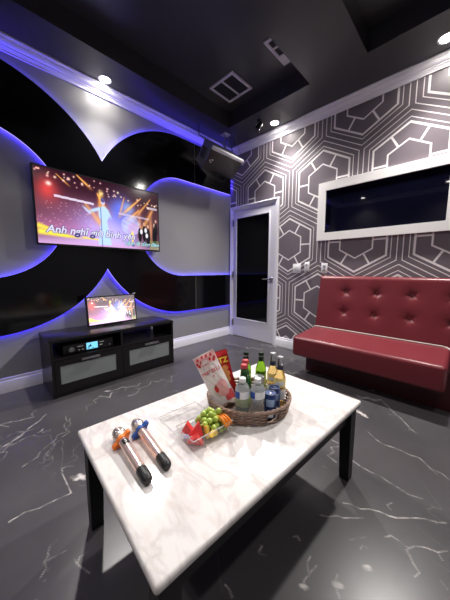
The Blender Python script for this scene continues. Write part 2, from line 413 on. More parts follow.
VEINS = [ ([(-1.29, 0.031), (-1.273, 0.134), (-1.26, 0.252)], 0.006, 0.8, 0.008),
([(-1.464, 0.261), (-1.26, 0.252)], 0.004, 0.6, 0.003),
([(-1.464, 0.261), (-1.434, 0.31)], 0.004, 0.5, 0.003),
([(-1.876, 0.042), (-1.979, 0.17), (-2.127, 0.31)], 0.009, 0.9, 0.006),
([(-1.624, 0.113), (-1.691, 0.203), (-1.79, 0.357)], 0.006, 0.5, 0.015),
([(-1.79, 0.357), (-1.946, 0.418)], 0.005, 0.35, 0.01),
([(-2.192, 0.063), (-2.163, 0.155), (-2.143, 0.242)], 0.012, 0.65, 0.03),
([(-2.143, 0.242), (-2.243, 0.268)], 0.01, 0.5, 0.02),
([(-1.911, 0.223), (-1.933, 0.258)], 0.01, 0.7, 0.01),
([(-0.963, 0.084), (-1.011, 0.103), (-1.039, 0.121)], 0.006, 0.45, 0.01),
([(-1.039, 0.121), (-1.061, 0.157)], 0.005, 0.3, 0.01),
([(-0.944, 0.182), (-0.939, 0.2)], 0.006, 0.7, 0.01),
([(-0.934, 0.205), (-0.933, 0.225)], 0.006, 0.6, 0.01),
([(-1.751, 0.326), (-1.995, 0.405)], 0.006, 0.4, 0.02),
([(-2.123, 0.682), (-2.139, 0.839), (-2.112, 1.032)], 0.012, 0.55, 0.03),
([(-1.957, 0.846), (-2.027, 1.087), (-2.032, 1.329)], 0.008, 0.4, 0.03),
([(-1.941, 0.494), (-2.123, 0.682)], 0.006, 0.4, 0.02),
([(-0.327, 1.691), (-0.245, 1.685), (-0.157, 1.681)], 0.007, 0.8, 0.012),
([(-0.157, 1.681), (-0.087, 1.665)], 0.009, 0.7, 0.012),
([(-0.087, 1.665), (0.014, 1.608)], 0.005, 0.35, 0.012),
([(-0.382, 1.405), (-0.286, 1.386)], 0.006, 0.7, 0.006),
([(-0.286, 1.386), (-0.167, 1.376), (-0.066, 1.383)], 0.004, 0.4, 0.008),
([(-0.323, 1.102), (-0.259, 1.125), (-0.192, 1.173)], 0.006, 0.8, 0.006),
([(-0.192, 1.173), (-0.134, 1.191), (-0.073, 1.251)], 0.007, 0.75, 0.006),
([(-0.073, 1.251), (0.02, 1.313)], 0.005, 0.5, 0.006),
([(-0.374, 0.974), (-0.326, 1.015), (-0.298, 1.03), (-0.237, 1.09)], 0.007, 0.65, 0.012),
([(-0.151, 1.067), (-0.105, 1.088)], 0.007, 0.75, 0.01),
([(-0.105, 1.088), (-0.061, 1.11), (0.027, 1.173)], 0.005, 0.7, 0.008),
([(-0.061, 1.11), (-0.057, 1.035), (-0.046, 0.989)], 0.006, 0.4, 0.02),
([(-0.247, 0.958), (-0.205, 1.014)], 0.004, 0.35, 0.02),
([(-0.206, 0.953), (-0.188, 0.976)], 0.005, 0.4, 0.01),
([(-0.441, 2.277), (-0.285, 2.093), (-0.162, 1.948)], 0.007, 0.6, 0.004),
([(-0.178, 1.231), (-0.16, 1.216)], 0.006, 0.6, 0.003),
([(-0.333, 0.795), (-0.309, 0.738), (-0.3, 0.69)], 0.006, 0.5, 0.012),
([(-0.309, 0.738), (-0.304, 0.781)], 0.004, 0.4, 0.01),
([(-0.238, 0.808), (-0.21, 0.75)], 0.006, 0.5, 0.01),
([(0.017, 1.038), (0.038, 1.022)], 0.005, 0.4, 0.01),
([(-0.526, 1.495), (-0.477, 1.399), (-0.439, 1.329)], 0.012, 0.45, 0.035),
([(-0.479, 1.24), (-0.461, 1.248)], 0.006, 0.5, 0.01),
([(-0.603, 2.209), (-0.436, 2.259)], 0.03, 0.45, 0.03),
([(-2.445, 2.506), (-2.198, 2.551)], 0.02, 0.5, 0.03),
([(-2.13, 2.555), (-1.903, 2.659)], 0.014, 0.75, 0.03),
([(-2.037, 2.844), (-1.818, 2.866)], 0.014, 0.6, 0.03),
([(-2.168, 2.222), (-2.011, 2.434)], 0.012, 0.3, 0.04),
([(-1.521, 2.604), (-1.112, 2.415)], 0.012, 0.3, 0.04),
([(-1.299, 2.193), (-1.149, 2.271)], 0.012, 0.45, 0.04),
([(-0.55, 2.386), (-0.518, 2.417)], 0.012, 0.7, 0.01),
([(-0.413, 2.421), (-0.386, 2.354)], 0.006, 0.4, 0.01),
([(-0.183, 3.657), (-0.21, 3.273)], 0.006, 0.3, 0.01),
([(-0.48, 0.698), (-0.45, 0.681)], 0.008, 0.5, 0.01),
([(-0.498, 0.514), (-0.46, 0.508)], 0.008, 0.6, 0.01),
([(-0.412, 0.811), (-0.385, 0.817)], 0.006, 0.6, 0.01) ]
BLOBS = [ ((-1.331, 0.31), 0.05, 0.022, 0.8, 0.75),
((-0.169, 0.904), 0.018, 0.011, 0.6, 0.7),
((-0.23, 0.778), 0.02, 0.01, 0.5, 0.6),
((-0.304, 0.697), 0.016, 0.008, 0.5, 0.6),
((-0.48, 1.937), 0.06, 0.016, -0.5, 0.75),
((-0.543, 1.987), 0.05, 0.012, -0.3, 0.5),
((-2.164, 0.763), 0.03, 0.012, 0.9, 0.4) ]
JOINTS = [ ((-0.427, 2.246), (-0.431, 1.444), 0.5),
((-1.565, 0.021), (-1.563, 0.274), 0.25),
((-0.427, 2.246), (-1.137, 2.249), 0.3) ]

build_floor()

# ------------------------------------------------------------------ walls and ceiling
struct(MB().box((XA - 0.1, YN - 0.1, 0), (XA, YB + 0.1, ZC + 0.1)).build('wall_left', M['wallA'], smooth=0))
struct(MB().box((XA, YB, 0), (XR + 0.1, YB + 0.1, ZC + 0.1)).build('wall_far', M['hex'], smooth=0))
struct(MB().box((XR, YN - 0.1, 0), (XR + 0.1, YB, ZC + 0.1)).build('wall_right', M['wallB_plain'], smooth=0))
struct(MB().box((XA, YN - 0.1, 0), (XR, YN, ZC + 0.1)).build('wall_near', M['wallB_plain'], smooth=0))

xc = [XA, -2.33, -1.255, -0.76, 0.31, XR]; yc = [YN, -0.80, 2.44, YB]
mb = MB()
for i in range(5):
    for j in range(3):
        coff = (i in (1, 3)) and j == 1
        z0 = ZC if coff else ZS
        mb.box((xc[i], yc[j], z0), (xc[i + 1], yc[j + 1], ZC + 0.1))
bmesh.ops.remove_doubles(mb.bm, verts=mb.bm.verts[:], dist=1e-5)
struct(mb.build('ceiling', M['ceil'], smooth=0))

def run_profile(prof, kind):
    """prof: (offset from wall, z) polygon; one mitred run per wall"""
    walls = {'left': lambda d, t: (XA + d, (YN + d) * (1 - t) + (YB - d) * t),
             'far': lambda d, t: ((XA + d) * (1 - t) + (XR - d) * t, YB - d),
             'right': lambda d, t: (XR - d, (YN + d) * (1 - t) + (YB - d) * t),
             'near': lambda d, t: ((XA + d) * (1 - t) + (XR - d) * t, YN + d)}
    return walls
crown = [(0, 2.735), (0.014, 2.735), (0.014, 2.747), (0.020, 2.750), (0.024, 2.758), (0.034, 2.762), (0.034, 2.768), (0.046, 2.772), (0.058, 2.781), (0.066, 2.793), (0.066, 2.799), (0.074, 2.800), (0.078, 2.806), (0.090, 2.808), (0.090, 2.82), (0, 2.82)]
walls = run_profile(crown, 'crown')
for n, k in enumerate(('left', 'far', 'right', 'near')):
    w = walls[k]
    struct(MB().prism(crown, lambda p: (*w(p[0], 0), p[1]), lambda p: (*w(p[0], 1), p[1])).build('trim_%d' % (n + 1), M['trim'], smooth=30))
base = [(0, 0), (0.016, 0), (0.016, 0.095), (0.013, 0.103), (0.009, 0.108), (0.009, 0.122), (0.004, 0.13), (0, 0.13)]
for k in ('left', 'right', 'near'):
    w = walls[k]
    struct(MB().prism(base, lambda p: (*w(p[0], 0), p[1]), lambda p: (*w(p[0], 1), p[1])).build('baseboard_' + k, M['trim'], smooth=30))
struct(MB().prism(base, lambda p: (-1.866, YB - p[0], p[1]), lambda p: (XR - p[0], YB - p[0], p[1])).build('baseboard_far', M['trim'], smooth=30))

# ------------------------------------------------------------------ door
d = thing('door_1', 'white door with one tall black glass panel beside the grey wall', 'door', (-2.305, YB, 0), kind='structure')
DL, DR, DT = -2.745, -1.865, 2.0
f = MB()
cas = [(0, 0), (0, 0.02), (0.012, 0.03), (0.05, 0.022), (0.062, 0.014), (0.062, 0)]
# casing: left leg, right leg, head
f.prism(cas, lambda p: (DL + p[0], YB - p[1], 0), lambda p: (DL + p[0], YB - p[1], DT - p[0]))
f.prism(cas, lambda p: (DR - p[0], YB - p[1], 0), lambda p: (DR - p[0], YB - p[1], DT - p[0]))
f.prism(cas, lambda p: (DL + p[0], YB - p[1], DT - p[0]), lambda p: (DR - p[0], YB - p[1], DT - p[0]))
f.build('door_frame', M['trim'], d, smooth=30)
GX0, GX1, GZ0, GZ1 = -2.615, -2.012, 0.288, 1.83
s = MB()
SL, SR = DL + 0.066, DR - 0.066
for lo, hi in (((SL, 0.008), (GX0, DT - 0.066)), ((GX1, 0.008), (SR, DT - 0.066)), ((GX0, 0.008), (GX1, GZ0)), ((GX0, GZ1), (GX1, DT - 0.066))):
    s.box((lo[0], YB - 0.012, lo[1]), (hi[0], YB - 0.001, hi[1]))
slab = s.build('door_slab', M['door'], d, smooth=0)
mld = MB()
for a, b, c2, e in ((GX0 - 0.012, GX0 + 0.008, GZ0 - 0.012, GZ1 + 0.012), (GX1 - 0.008, GX1 + 0.012, GZ0 - 0.012, GZ1 + 0.012)):
    mld.box((a, YB - 0.020, c2), (b, YB - 0.003, e), 0.004)
for z in (GZ0, GZ1): mld.box((GX0, YB - 0.020, z - 0.010), (GX1, YB - 0.003, z + 0.010), 0.004)
mld.build('glazing_bead', M['door'], d)
MB().box((GX0 - 0.002, YB - 0.010, GZ0 - 0.002), (GX1 + 0.002, YB - 0.004, GZ1 + 0.002)).build('glass_pane', M['glass_black'], d, smooth=0)
hd = MB()
hx, hz = -1.967, 0.925
hd.lathe([(0.0, 0), (0.028, 0), (0.030, 0.004), (0.026, 0.010), (0.011, 0.013), (0.011, 0.045), (0, 0.045)], 24, Matrix.Translation((hx, YB - 0.012, hz)) @ Matrix.Rotation(PI / 2, 4, 'X'))
hd.tube([(hx, YB - 0.052, hz), (hx - 0.02, YB - 0.058, hz), (hx - 0.06, YB - 0.058, hz - 0.002), (hx - 0.115, YB - 0.054, hz - 0.004)], [0.011, 0.010, 0.009, 0.008], 10)
hd.build('door_handle', M['steel'], d)
for z in (0.22, 0.98, 1.76):
    hg = MB(); hg.cyl((SL - 0.004, YB - 0.026, z - 0.045), (SL - 0.004, YB - 0.026, z + 0.045), 0.006, seg=10)
    hg.box((SL - 0.002, YB - 0.022, z - 0.045), (SL + 0.014, YB - 0.011, z + 0.045))
    hg.build('hinge', M['steel'], d)

# ------------------------------------------------------------------ framed dark window on the patterned wall
w = thing('window_1', 'dark window in a broad white frame above the red bench', 'window', (-0.745, YB, 1.385), kind='structure')
WX0, WX1, WZ0, WZ1 = -1.335, -0.105, 1.392, 2.035
IX0, IX1, IZ0, IZ1 = -1.250, -0.19, 1.478, 1.945
fr = MB()
for lo, hi in (((WX0, WZ0), (IX0, WZ1)), ((IX1, WZ0), (WX1, WZ1)), ((IX0, WZ0), (IX1, IZ0)), ((IX0, IZ1), (IX1, WZ1))):
    fr.box((lo[0], YB - 0.032, lo[1]), (hi[0], YB - 0.0005, hi[1]))
bmesh.ops.remove_doubles(fr.bm, verts=fr.bm.verts[:], dist=1e-5)
fr.build('window_frame', M['frame_white'], w, smooth=0)
MB().box((IX0 - 0.001, YB - 0.014, IZ0 - 0.001), (IX1 + 0.001, YB - 0.006, IZ1 + 0.001)).build('window_glass', M['glass_navy'], w, smooth=0)

# ------------------------------------------------------------------ wall switches
def plate(x, z, wd, ht, label, kind):
    t = thing('switch_plate' if kind != 'pad' else 'wall_controller', label, 'switch' if kind != 'pad' else 'controller', (x, YB, z - ht / 2), group=None)
    MB().box((x - wd / 2, YB - 0.007, z - ht / 2), (x + wd / 2, YB - 0.0005, z + ht / 2), 0.003).build('cover_plate', M['white_plastic'], t)
    if kind == 'double':
        for k in (-1, 1):
            MB().box((x + k * 0.024 - 0.016, YB - 0.011, z - 0.033), (x + k * 0.024 + 0.016, YB - 0.005, z + 0.033), 0.002).build('rocker', M['white_plastic'], t)
    elif kind == 'pad':
        MB().box((x - wd * 0.32, YB - 0.020, z - ht * 0.40), (x + wd * 0.32, YB - 0.006, z + ht * 0.42), 0.004).build('control_body', M['white_plastic'], t)
        MB().box((x - wd * 0.2, YB - 0.0215, z + ht * 0.08), (x + wd * 0.2, YB - 0.019, z + ht * 0.3)).build('display', M['print_grey'], t)
    else:
        for k in (-1, 1):
            MB().box((x - 0.016, YB - 0.010, z + k * 0.021 - 0.015), (x + 0.016, YB - 0.005, z + k * 0.021 + 0.015), 0.003).build('socket', M['print_grey'], t)
plate(-1.588, 1.070, 0.112, 0.118, 'white double rocker switch plate nearest the glass door', 'double')
plate(-1.452, 1.086, 0.066, 0.118, 'narrow white wall controller between the two white plates', 'pad')
plate(-1.235, 1.072, 0.074, 0.118, 'white wall outlet plate just above the corner of the red bench', 'outlet')

# ------------------------------------------------------------------ black panel with blue backlight on the tv wall
RC, RZ, RO, RI, RZI = 1.980, 1.589, 1.093, 0.607, 1.580
CY = 1.0246; YE = 2.905
def half_outline(o):                       # o: inset towards the inside of the panel
    R = RO - o; r = RI + o
    pts = []
    a0 = math.acos((CY - RC) / R)          # angle at the cusp
    n = 40
    for k in range(n + 1):
        a = a0 + (PI / 2 - a0) * k / n; pts.append((RC + R * math.cos(a), RZ + R * math.sin(a)))
    pts.append((YE - o, RZ + R)); pts.append((YE - o, RZI + r))
    for k in range(n + 1):
        a = PI / 2 + PI * k / n; pts.append((RC + r * math.cos(a), RZI + r * math.sin(a)))
    pts.append((YE - o, RZI - r)); pts.append((YE - o, RZ - R))
    for k in range(n + 1):
        a = -PI / 2 - (PI / 2 - (PI - (a0 - 0) ) if False else (a0 - PI / 2)) * k / n
        pts.append((RC + R * math.cos(a), RZ + R * math.sin(a)))
    return pts
wp = thing('wall_panel', 'glossy black ring shaped wall panel with blue backlight on grey wall', 'wall panel', (XA, CY, 0.5))
mir = lambda p: (2 * CY - p[0], p[1])
XF = XA + 0.036
for side in (0, 1):
    g = (lambda p: p) if side == 0 else mir
    o0 = [g(p) for p in half_outline(0.0)]; o1 = [g(p) for p in half_outline(0.004)]; o2 = [g(p) for p in half_outline(0.010)]
    MB().prism(o0, lambda p: (XF - 0.003, *p), lambda p: (XF, *p)).build('panel_face', M['panel'], wp, smooth=30)
    MB().prism(o0, lambda p: (XF - 0.018, *p), lambda p: (XF - 0.0031, *p)).build('panel_edge', M['edge'], wp, smooth=30)
    # led ribbon: follows every outline edge except the joint between the two halves
    led = MB(); n = len(o2)
    va = [led.bm.verts.new((XF - 0.0185, *p)) for p in o2]; vb = [led.bm.verts.new((XA + 0.004, *p)) for p in o2]
    for k in range(n - 1): led.bm.faces.new((va[k], va[k + 1], vb[k + 1], vb[k]))
    led.build('led_strip', M['led'], wp, smooth=30)
    # spacer that carries the panel off the wall
    o3 = [g(p) for p in half_outline(0.06)]
    MB().prism(o3, lambda p: (XA + 0.0005, *p), lambda p: (XF - 0.0185, *p)).build('backing_board', M['black_matte'], wp, smooth=30)
sm = MB()
for y, z0, z1 in ((2.205, RZI + RI + 0.002, RZ + RO - 0.002), (2.205, RZ - RO + 0.002, RZI - RI - 0.002)):
    sm.box((XF - 0.001, y - 0.0022, z0), (XF + 0.0012, y + 0.0022, z1))
sm.build('joint_strip', mat('joint_strip', h(120, 118, 112), 0.4), wp, smooth=0)

# ------------------------------------------------------------------ screens
def picture(nu, nv):
    u, v = np.meshgrid((np.arange(nu + 1)) / nu, (np.arange(nv + 1)) / nv, indexing='ij')
    img = np.zeros(u.shape + (3,))
    def c(r, g, b): return np.array([r, g, b]) / 255
    def over(mask, col):
        mm = np.clip(mask, 0, 1)[..., None]; img[:] = img * (1 - mm) + col * mm
    def add(mask, col): img[:] = np.clip(img + np.clip(mask, 0, 1)[..., None] * col, 0, 1)
    def gau(cx, cy, sx, sy): return np.exp(-((u - cx) / sx) ** 2 - ((v - cy) / sy) ** 2)
    def beam(x0, y0, x1, y1, w0, w1, s=1.0):
        dx, dy = (x1 - x0) * 1.78, y1 - y0; L = math.hypot(dx, dy)
        t = ((u - x0) * 1.78 * dx + (v - y0) * dy) / L / L; q = np.abs((u - x0) * 1.78 * dy - (v - y0) * dx) / L
        wdt = w0 + (w1 - w0) * np.clip(t, 0, 1)
        return np.clip(1.3 - q / wdt, 0, 1) * np.clip(t * 12 + 0.5, 0, 1) * np.clip((1 - t) * 2.2, 0, 1) * s
    rs = np.random.RandomState(5)
    img[:] = c(92, 46, 52)
    over(np.clip((v - 0.62) * 2.4, 0, 0.8), c(30, 12, 26))
    over(np.clip(1.1 - np.abs(u - 0.02) / 0.5, 0, 0.45) * (v < 0.9), c(96, 48, 60))
    over(gau(0.52, 0.22, 0.36, 0.36) * 1.0, c(164, 146, 240)); over(gau(0.50, 0.22, 0.22, 0.30) * 0.8, c(196, 186, 255)); over(gau(0.10, 0.22, 0.30, 0.14) * 0.55, c(206, 120, 176))
    over(gau(0.62, 0.62, 0.10, 0.22) * 0.95, c(96, 120, 244))
    over(gau(0.70, 0.66, 0.05, 0.10) * 0.9, c(150, 190, 255))
    over(np.clip((0.22 - v) * 5, 0, 0.85) * np.clip(1 - np.abs(u - 0.48) * 1.2, 0, 1), c(206, 178, 232))
    over(np.clip((0.10 - v) * 10, 0, 0.8), c(206, 160, 212))
    over(np.clip((v - 0.55) * 3.2, 0, 0.8) * (1 - 0.9 * gau(0.64, 0.62, 0.14, 0.3)), c(46, 16, 30))
    over(gau(0.08, 0.72, 0.07, 0.16) * 0.9, c(226, 66, 62))
    over(gau(0.09, 0.80, 0.018, 0.03), c(255, 228, 214))
    over(gau(0.16, 0.45, 0.16, 0.22) * 0.35, c(128, 66, 90))
    over(gau(0.90, 0.35, 0.12, 0.36) * 0.85, c(48, 26, 30))
    for a in ((0.28, 1.0, 0.40, 0.82, 0.006, 0.022, 0.9), (0.14, 0.95, 0.24, 0.80, 0.004, 0.012, 0.8), (0.43, 0.80, 0.52, 0.45, 0.01, 0.05, 0.9),
              (0.45, 0.82, 0.44, 0.3, 0.01, 0.06, 0.55), (0.66, 0.82, 0.60, 0.45, 0.008, 0.02, 0.6), (0.82, 0.86, 0.60, 0.48, 0.008, 0.03, 0.8), (0.80, 0.66, 0.66, 0.42, 0.01, 0.03, 0.75),
              (0.92, 0.88, 0.72, 0.44, 0.008, 0.03, 0.6), (0.33, 0.62, 0.50, 0.22, 0.02, 0.05, 0.5), (0.94, 0.7, 0.78, 0.2, 0.02, 0.05, 0.55)):
        over(beam(a[0], a[1], a[2], a[3], a[4] * 2.4, a[5] * 2.2, a[6] * 0.45), c(206, 96, 44)); over(beam(*a), c(252, 190, 92))
    over(gau(0.46, 0.80, 0.02, 0.05) * 0.9, c(255, 220, 130))
    # columns of warm light on the right
    for x in (0.80, 0.915): over(gau(x, 0.36, 0.018, 0.26) * 0.8, c(226, 150, 104))
    # white truss bars
    over(((np.abs(v - (0.655 - 0.10 * (u - 0.12))) < 0.016) & (u > 0.12) & (u < 0.40)) * 0.85, c(226, 214, 236))
    over(((np.abs(v - (0.555 - 0.08 * (u - 0.56))) < 0.016) & (u > 0.60) & (u < 0.90)) * 0.55, c(214, 204, 236))
    over(((np.abs(v - 0.72) < 0.02) & (u > 0.88) & (u < 0.985)) * 0.8, c(198, 188, 200))
    # lamps along the ceiling
    for k in range(46):
        x = rs.rand(); y = 0.94 - 0.26 * abs(x - 0.2) + rs.normal(0, 0.045); r = rs.uniform(0.004, 0.009)
        over(gau(x, y, r, r * 1.8), c(255, 190 + rs.randint(50), 190))
    for k in range(60):
        x = rs.uniform(0, 0.45); y = rs.uniform(0.25, 0.6); over(gau(x, y, 0.004, 0.006) * 0.7, c(236, 176, 190))
    # flames low at the left
    for a in ((0.0, 0.16, 0.34, 0.09, 0.05, 0.01, 1), (0.0, 0.24, 0.12, 0.17, 0.04, 0.02, 0.9), (0.30, 0.12, 0.55, 0.08, 0.02, 0.006, 0.8)):
        over(beam(*a), c(240, 222, 70))
    # dome ornament
    rr = np.hypot((u - 0.715) * 1.78, v - 0.38)
    over(np.clip((0.17 - rr) * 40, 0, 0.8) * (0.75 + 0.25 * np.sin(60 * u + 25 * v) * np.sin(50 * v)), c(198, 208, 250))
    over(np.clip((0.10 - np.hypot((u - 0.735) * 1.78, v - 0.34)) * 40, 0, 0.55), c(206, 160, 206))
    over((np.abs(rr - 0.13) < 0.006) * 0.35, c(160, 156, 230))
    # singer in a pale gown
    def ell(cx, cy, sx, sy): return np.clip((1 - ((u - cx) / sx) ** 2 - ((v - cy) / sy) ** 2) * 4, 0, 1)
    gown = c(178, 208, 246)
    over(np.clip((0.062 - 0.045 * (v / 0.55) - np.abs(u - 0.475)) * 120, 0, 1) * (v < 0.56) * (v > 0.03), gown)
    over(ell(0.475, 0.50, 0.045, 0.13), gown); over(ell(0.472, 0.68, 0.018, 0.05), c(198, 186, 214)); over(ell(0.472, 0.71, 0.02, 0.035), c(90, 78, 130))
    over(beam(0.45, 0.58, 0.34, 0.50, 0.03, 0.022), gown); over(beam(0.37, 0.48, 0.30, 0.60, 0.02, 0.015), c(190, 200, 240)); over(beam(0.50, 0.58, 0.54, 0.42, 0.025, 0.02), gown)
    over((np.abs(u - 0.452) < 0.004) * (v < 0.6) * 0.5, c(70, 64, 130))
    # band silhouettes
    for x, y, s in ((0.80, 0.24, 1.0), (0.845, 0.27, 1.1), (0.885, 0.22, 1.2), (0.955, 0.24, 1.3), (0.97, 0.36, 1.0)):
        over(ell(x, y, 0.02 * s, 0.13 * s) * 0.95, c(16, 14, 22)); over(ell(x, y + 0.15 * s, 0.010 * s, 0.030 * s), c(196, 150, 130))
    for x, y in ((0.815, 0.30), (0.86, 0.33), (0.87, 0.24)): over(ell(x, y, 0.014, 0.045), c(220, 216, 230))
    over(ell(0.725, 0.20, 0.014, 0.10), c(240, 210, 110))
    over(((v < 0.16) & (u > 0.90)) * 0.5, c(130, 150, 70))
    over(ell(0.03, 0.965, 0.014, 0.014), c(250, 170, 160))
    return img

def srgb2lin(a): return np.where(a <= 0.04045, a / 12.92, ((a + 0.055) / 1.055) ** 2.4)

def screen_mat(name, strength, tint=(1, 1, 1)):
    m = mat(name, (0.005, 0.005, 0.006), 0.15); nt = m.node_tree; b = nt.nodes['Principled BSDF']
    at = nt.nodes.new('ShaderNodeAttribute'); at.attribute_name = 'pic'
    nt.links.new(at.outputs['Color'], b.inputs['Emission Color']); b.inputs['Emission Strength'].default_value = strength
    return m

def screen(parent, name, Mx, wdt, hgt, nu, nv, material, gain=1.0, lift=0.0):
    img = np.clip(srgb2lin(picture(nu, nv)) * gain + lift, 0, 1)
    I = root_matrix(parent).inverted() @ Mx
    me = bpy.data.meshes.new(name)
    u, v = np.meshgrid(np.arange(nu + 1) / nu, np.arange(nv + 1) / nv, indexing='ij')
    co = np.stack([u.ravel() * wdt, v.ravel() * hgt, np.zeros(u.size)], 1)
    R = np.array(I)[:3, :3]; T = np.array(I)[:3, 3]; co = co @ R.T + T
    idx = np.arange(u.size).reshape(u.shape)
    q = np.stack([idx[:-1, :-1], idx[1:, :-1], idx[1:, 1:], idx[:-1, 1:]], -1).reshape(-1, 4)
    me.vertices.add(len(co)); me.vertices.foreach_set('co', co.ravel().astype(np.float32))
    me.loops.add(q.size); me.loops.foreach_set('vertex_index', q.ravel().astype(np.int32))
    me.polygons.add(len(q)); me.polygons.foreach_set('loop_start', (np.arange(len(q)) * 4).astype(np.int32))
    me.update(calc_edges=True)
    a = me.color_attributes.new('pic', 'FLOAT_COLOR', 'POINT')
    a.data.foreach_set('color', np.concatenate([img.reshape(-1, 3), np.ones((u.size, 1))], 1).ravel().astype(np.float32))
    me.materials.append(material)
    o = bpy.data.objects.new(name, me); C.objects.link(o); o.parent = parent
    return o

# wall television
TX = XA + 0.072; TY0, TY1, TZ0, TZ1 = 0.434, 1.628, 1.262, 1.932
tv = thing('television', 'large wall-mounted television showing a singer on a lit stage', 'television', (XA + 0.05, (TY0 + TY1) / 2, TZ0))
MB().box((TX - 0.030, TY0, TZ0), (TX, TY1, TZ1), 0.004).build('housing', M['black_plastic'], tv)
MB().box((XA + 0.0325, 0.78, 1.45), (TX - 0.029, 1.28, 1.80)).build('wall_mount', M['black_matte'], tv, smooth=0)
bz = 0.011
bf = MB()
bf.box((TX - 0.002, TY0 + 0.001, TZ0 + 0.001), (TX + 0.003, TY0 + bz, TZ1 - 0.001)); bf.box((TX - 0.002, TY1 - bz, TZ0 + 0.001), (TX + 0.003, TY1 - 0.001, TZ1 - 0.001))
bf.box((TX - 0.002, TY0 + bz, TZ0 + 0.001), (TX + 0.003, TY1 - bz, TZ0 + bz + 0.006)); bf.box((TX - 0.002, TY0 + bz, TZ1 - bz), (TX + 0.003, TY1 - bz, TZ1 - 0.001))
bf.build('bezel', M['black_plastic'], tv, smooth=0)
SW, SH = TY1 - TY0 - 2 * bz, TZ1 - TZ0 - 2 * bz - 0.006
SM = frame((TX + 0.0008, TY0 + bz, TZ0 + bz + 0.006), (0, 1, 0), (0, 0, 1))
scr = screen(tv, 'screen', SM, SW, SH, 330, 186, screen_mat('television_picture', 1.2), 1.1, 0.0)
def on_screen(u, v, zoff): return SM @ Matrix.Translation((u * SW, v * SH, zoff))
for body, u, v, sz, al, mt in (('Anh nghĩ giờ bình yên', 0.40, 0.195, 0.092, 'CENTER', 'text_white'), ('Lặng lẽ từng đêm', 0.822, 0.085, 0.056, 'CENTER', 'text_cyan')):
    text_mesh(body, sz, on_screen(u, v, 0.0012), 'lyric_outline_lettering', M['text_dark'], scr, 0.0001, 0.0065 * sz / 0.096, al, 0.25)
    text_mesh(body, sz, on_screen(u, v, 0.0018), 'lyric_lettering', M[mt], scr, 0.0001, 0.0022 * sz / 0.096, al, 0.25)

# ------------------------------------------------------------------ media console
KX, KY0, KY1, KZ = -2.32, 0.395, 1.552, 0.487
k = thing('media_console', 'low black media console with frosted drawers against the grey wall', 'cabinet', (-2.53, (KY0 + KY1) / 2, 0))
XB = XA + 0.022
body = MB()
body.box((XB, KY0 + 0.004, 0.0), (KX - 0.003, KY0 + 0.024, KZ - 0.024)); body.box((XB, KY1 - 0.024, 0.0), (KX - 0.003, KY1 - 0.004, KZ - 0.024))
body.box((XB, KY0 + 0.024, 0.312), (KX - 0.003, KY1 - 0.024, 0.328)); body.box((XB, 0.962, 0.328), (KX - 0.006, 0.984, KZ - 0.024))
body.box((XB, KY0 + 0.024, 0.03), (KX - 0.025, KY1 - 0.024, 0.045)); body.box((XB, KY0 + 0.024, 0.045), (XB + 0.012, KY1 - 0.024, 0.312))
body.box((KX - 0.03, KY0 + 0.024, 0.0), (KX - 0.012, KY1 - 0.024, 0.03))
body.build('carcass', M['blackwood'], k, smooth=0)
MB().box((XB, KY0, KZ - 0.024), (KX, KY1, KZ), 0.002).build('top', M['blackwood'], k)
for y0, y1, gy0, gy1, hy0, hy1 in ((KY0 + 0.026, 0.971, 0.458, 0.909, 0.612, 0.763), (0.975, KY1 - 0.026, 1.038, 1.490, 1.198, 1.357)):
    dw = MB(); gz0, gz1 = 0.108, 0.262
    for lo, hi in (((y0, 0.034), (gy0, 0.308)), ((gy1, 0.034), (y1, 0.308)), ((gy0, 0.034), (gy1, gz0)), ((gy0, gz1), (gy1, 0.308))):
        dw.box((KX - 0.020, lo[0], lo[1]), (KX, hi[0], hi[1]))
    dr = dw.build('drawer', M['blackwood'], k, smooth=0)
    MB().box((KX - 0.012, gy0 - 0.001, gz0 - 0.001), (KX - 0.004, gy1 + 0.001, gz1 + 0.001)).build('glass_panel', M['frost'], dr, smooth=0)
    MB().box((KX - 0.001, hy0, 0.278), (KX + 0.018, hy1, 0.296), 0.003).build('handle', M['steel'], dr)

# receiver in the left compartment
r = thing('karaoke_receiver', 'black receiver with a small blue display inside the console', 'receiver', (-2.5, 0.71, 0.3285))
RXF = -2.37
MB().box((RXF - 0.28, 0.497, 0.3345), (RXF, 0.905, 0.415), 0.004).build('case', M['black_plastic'], r)
for y in (0.53, 0.87): MB().cyl((RXF - 0.03, y, 0.3285), (RXF - 0.03, y, 0.336), 0.012).build('foot', M['black_matte'], r)
MB().box((RXF - 0.002, 0.675, 0.345), (RXF + 0.0015, 0.768, 0.404)).build('display', M['lcd'], r, smooth=0)
ld = MB()
for a, b, c1, c2 in ((0.682, 0.700, 0.352, 0.360), (0.690, 0.716, 0.366, 0.378), (0.705, 0.712, 0.378, 0.392), (0.722, 0.736, 0.350, 0.356)): ld.box((RXF + 0.0012, a, c1), (RXF + 0.002, b, c2))
ld.build('display_figures', M['lcd_dark'], r, smooth=0)
lg = MB(); Mr = Matrix.Translation((RXF, 0.560, 0.370)) @ Matrix.Rotation(PI / 2, 4, 'Y')
lg.lathe([(0.012, 0), (0.020, 0), (0.020, 0.001), (0.012, 0.001), (0.012, 0)], 24, Mr); lg.box((RXF, 0.555, 0.352), (RXF + 0.001, 0.565, 0.386))
lg.box((RXF, 0.545, 0.350), (RXF + 0.001, 0.575, 0.356))
lg.build('emblem', M['print_grey'], r)
for a, b, c1, c2 in ((0.605, 0.650, 0.384, 0.389), (0.612, 0.620, 0.352, 0.360), (0.640, 0.650, 0.352, 0.360), (0.785, 0.822, 0.390, 0.396), (0.785, 0.808, 0.364, 0.372), (0.868, 0.874, 0.352, 0.358)):
    MB().box((RXF - 0.001, a, c1), (RXF + 0.001, b, c2)).build('panel_mark', M['print_white'], r, smooth=0)

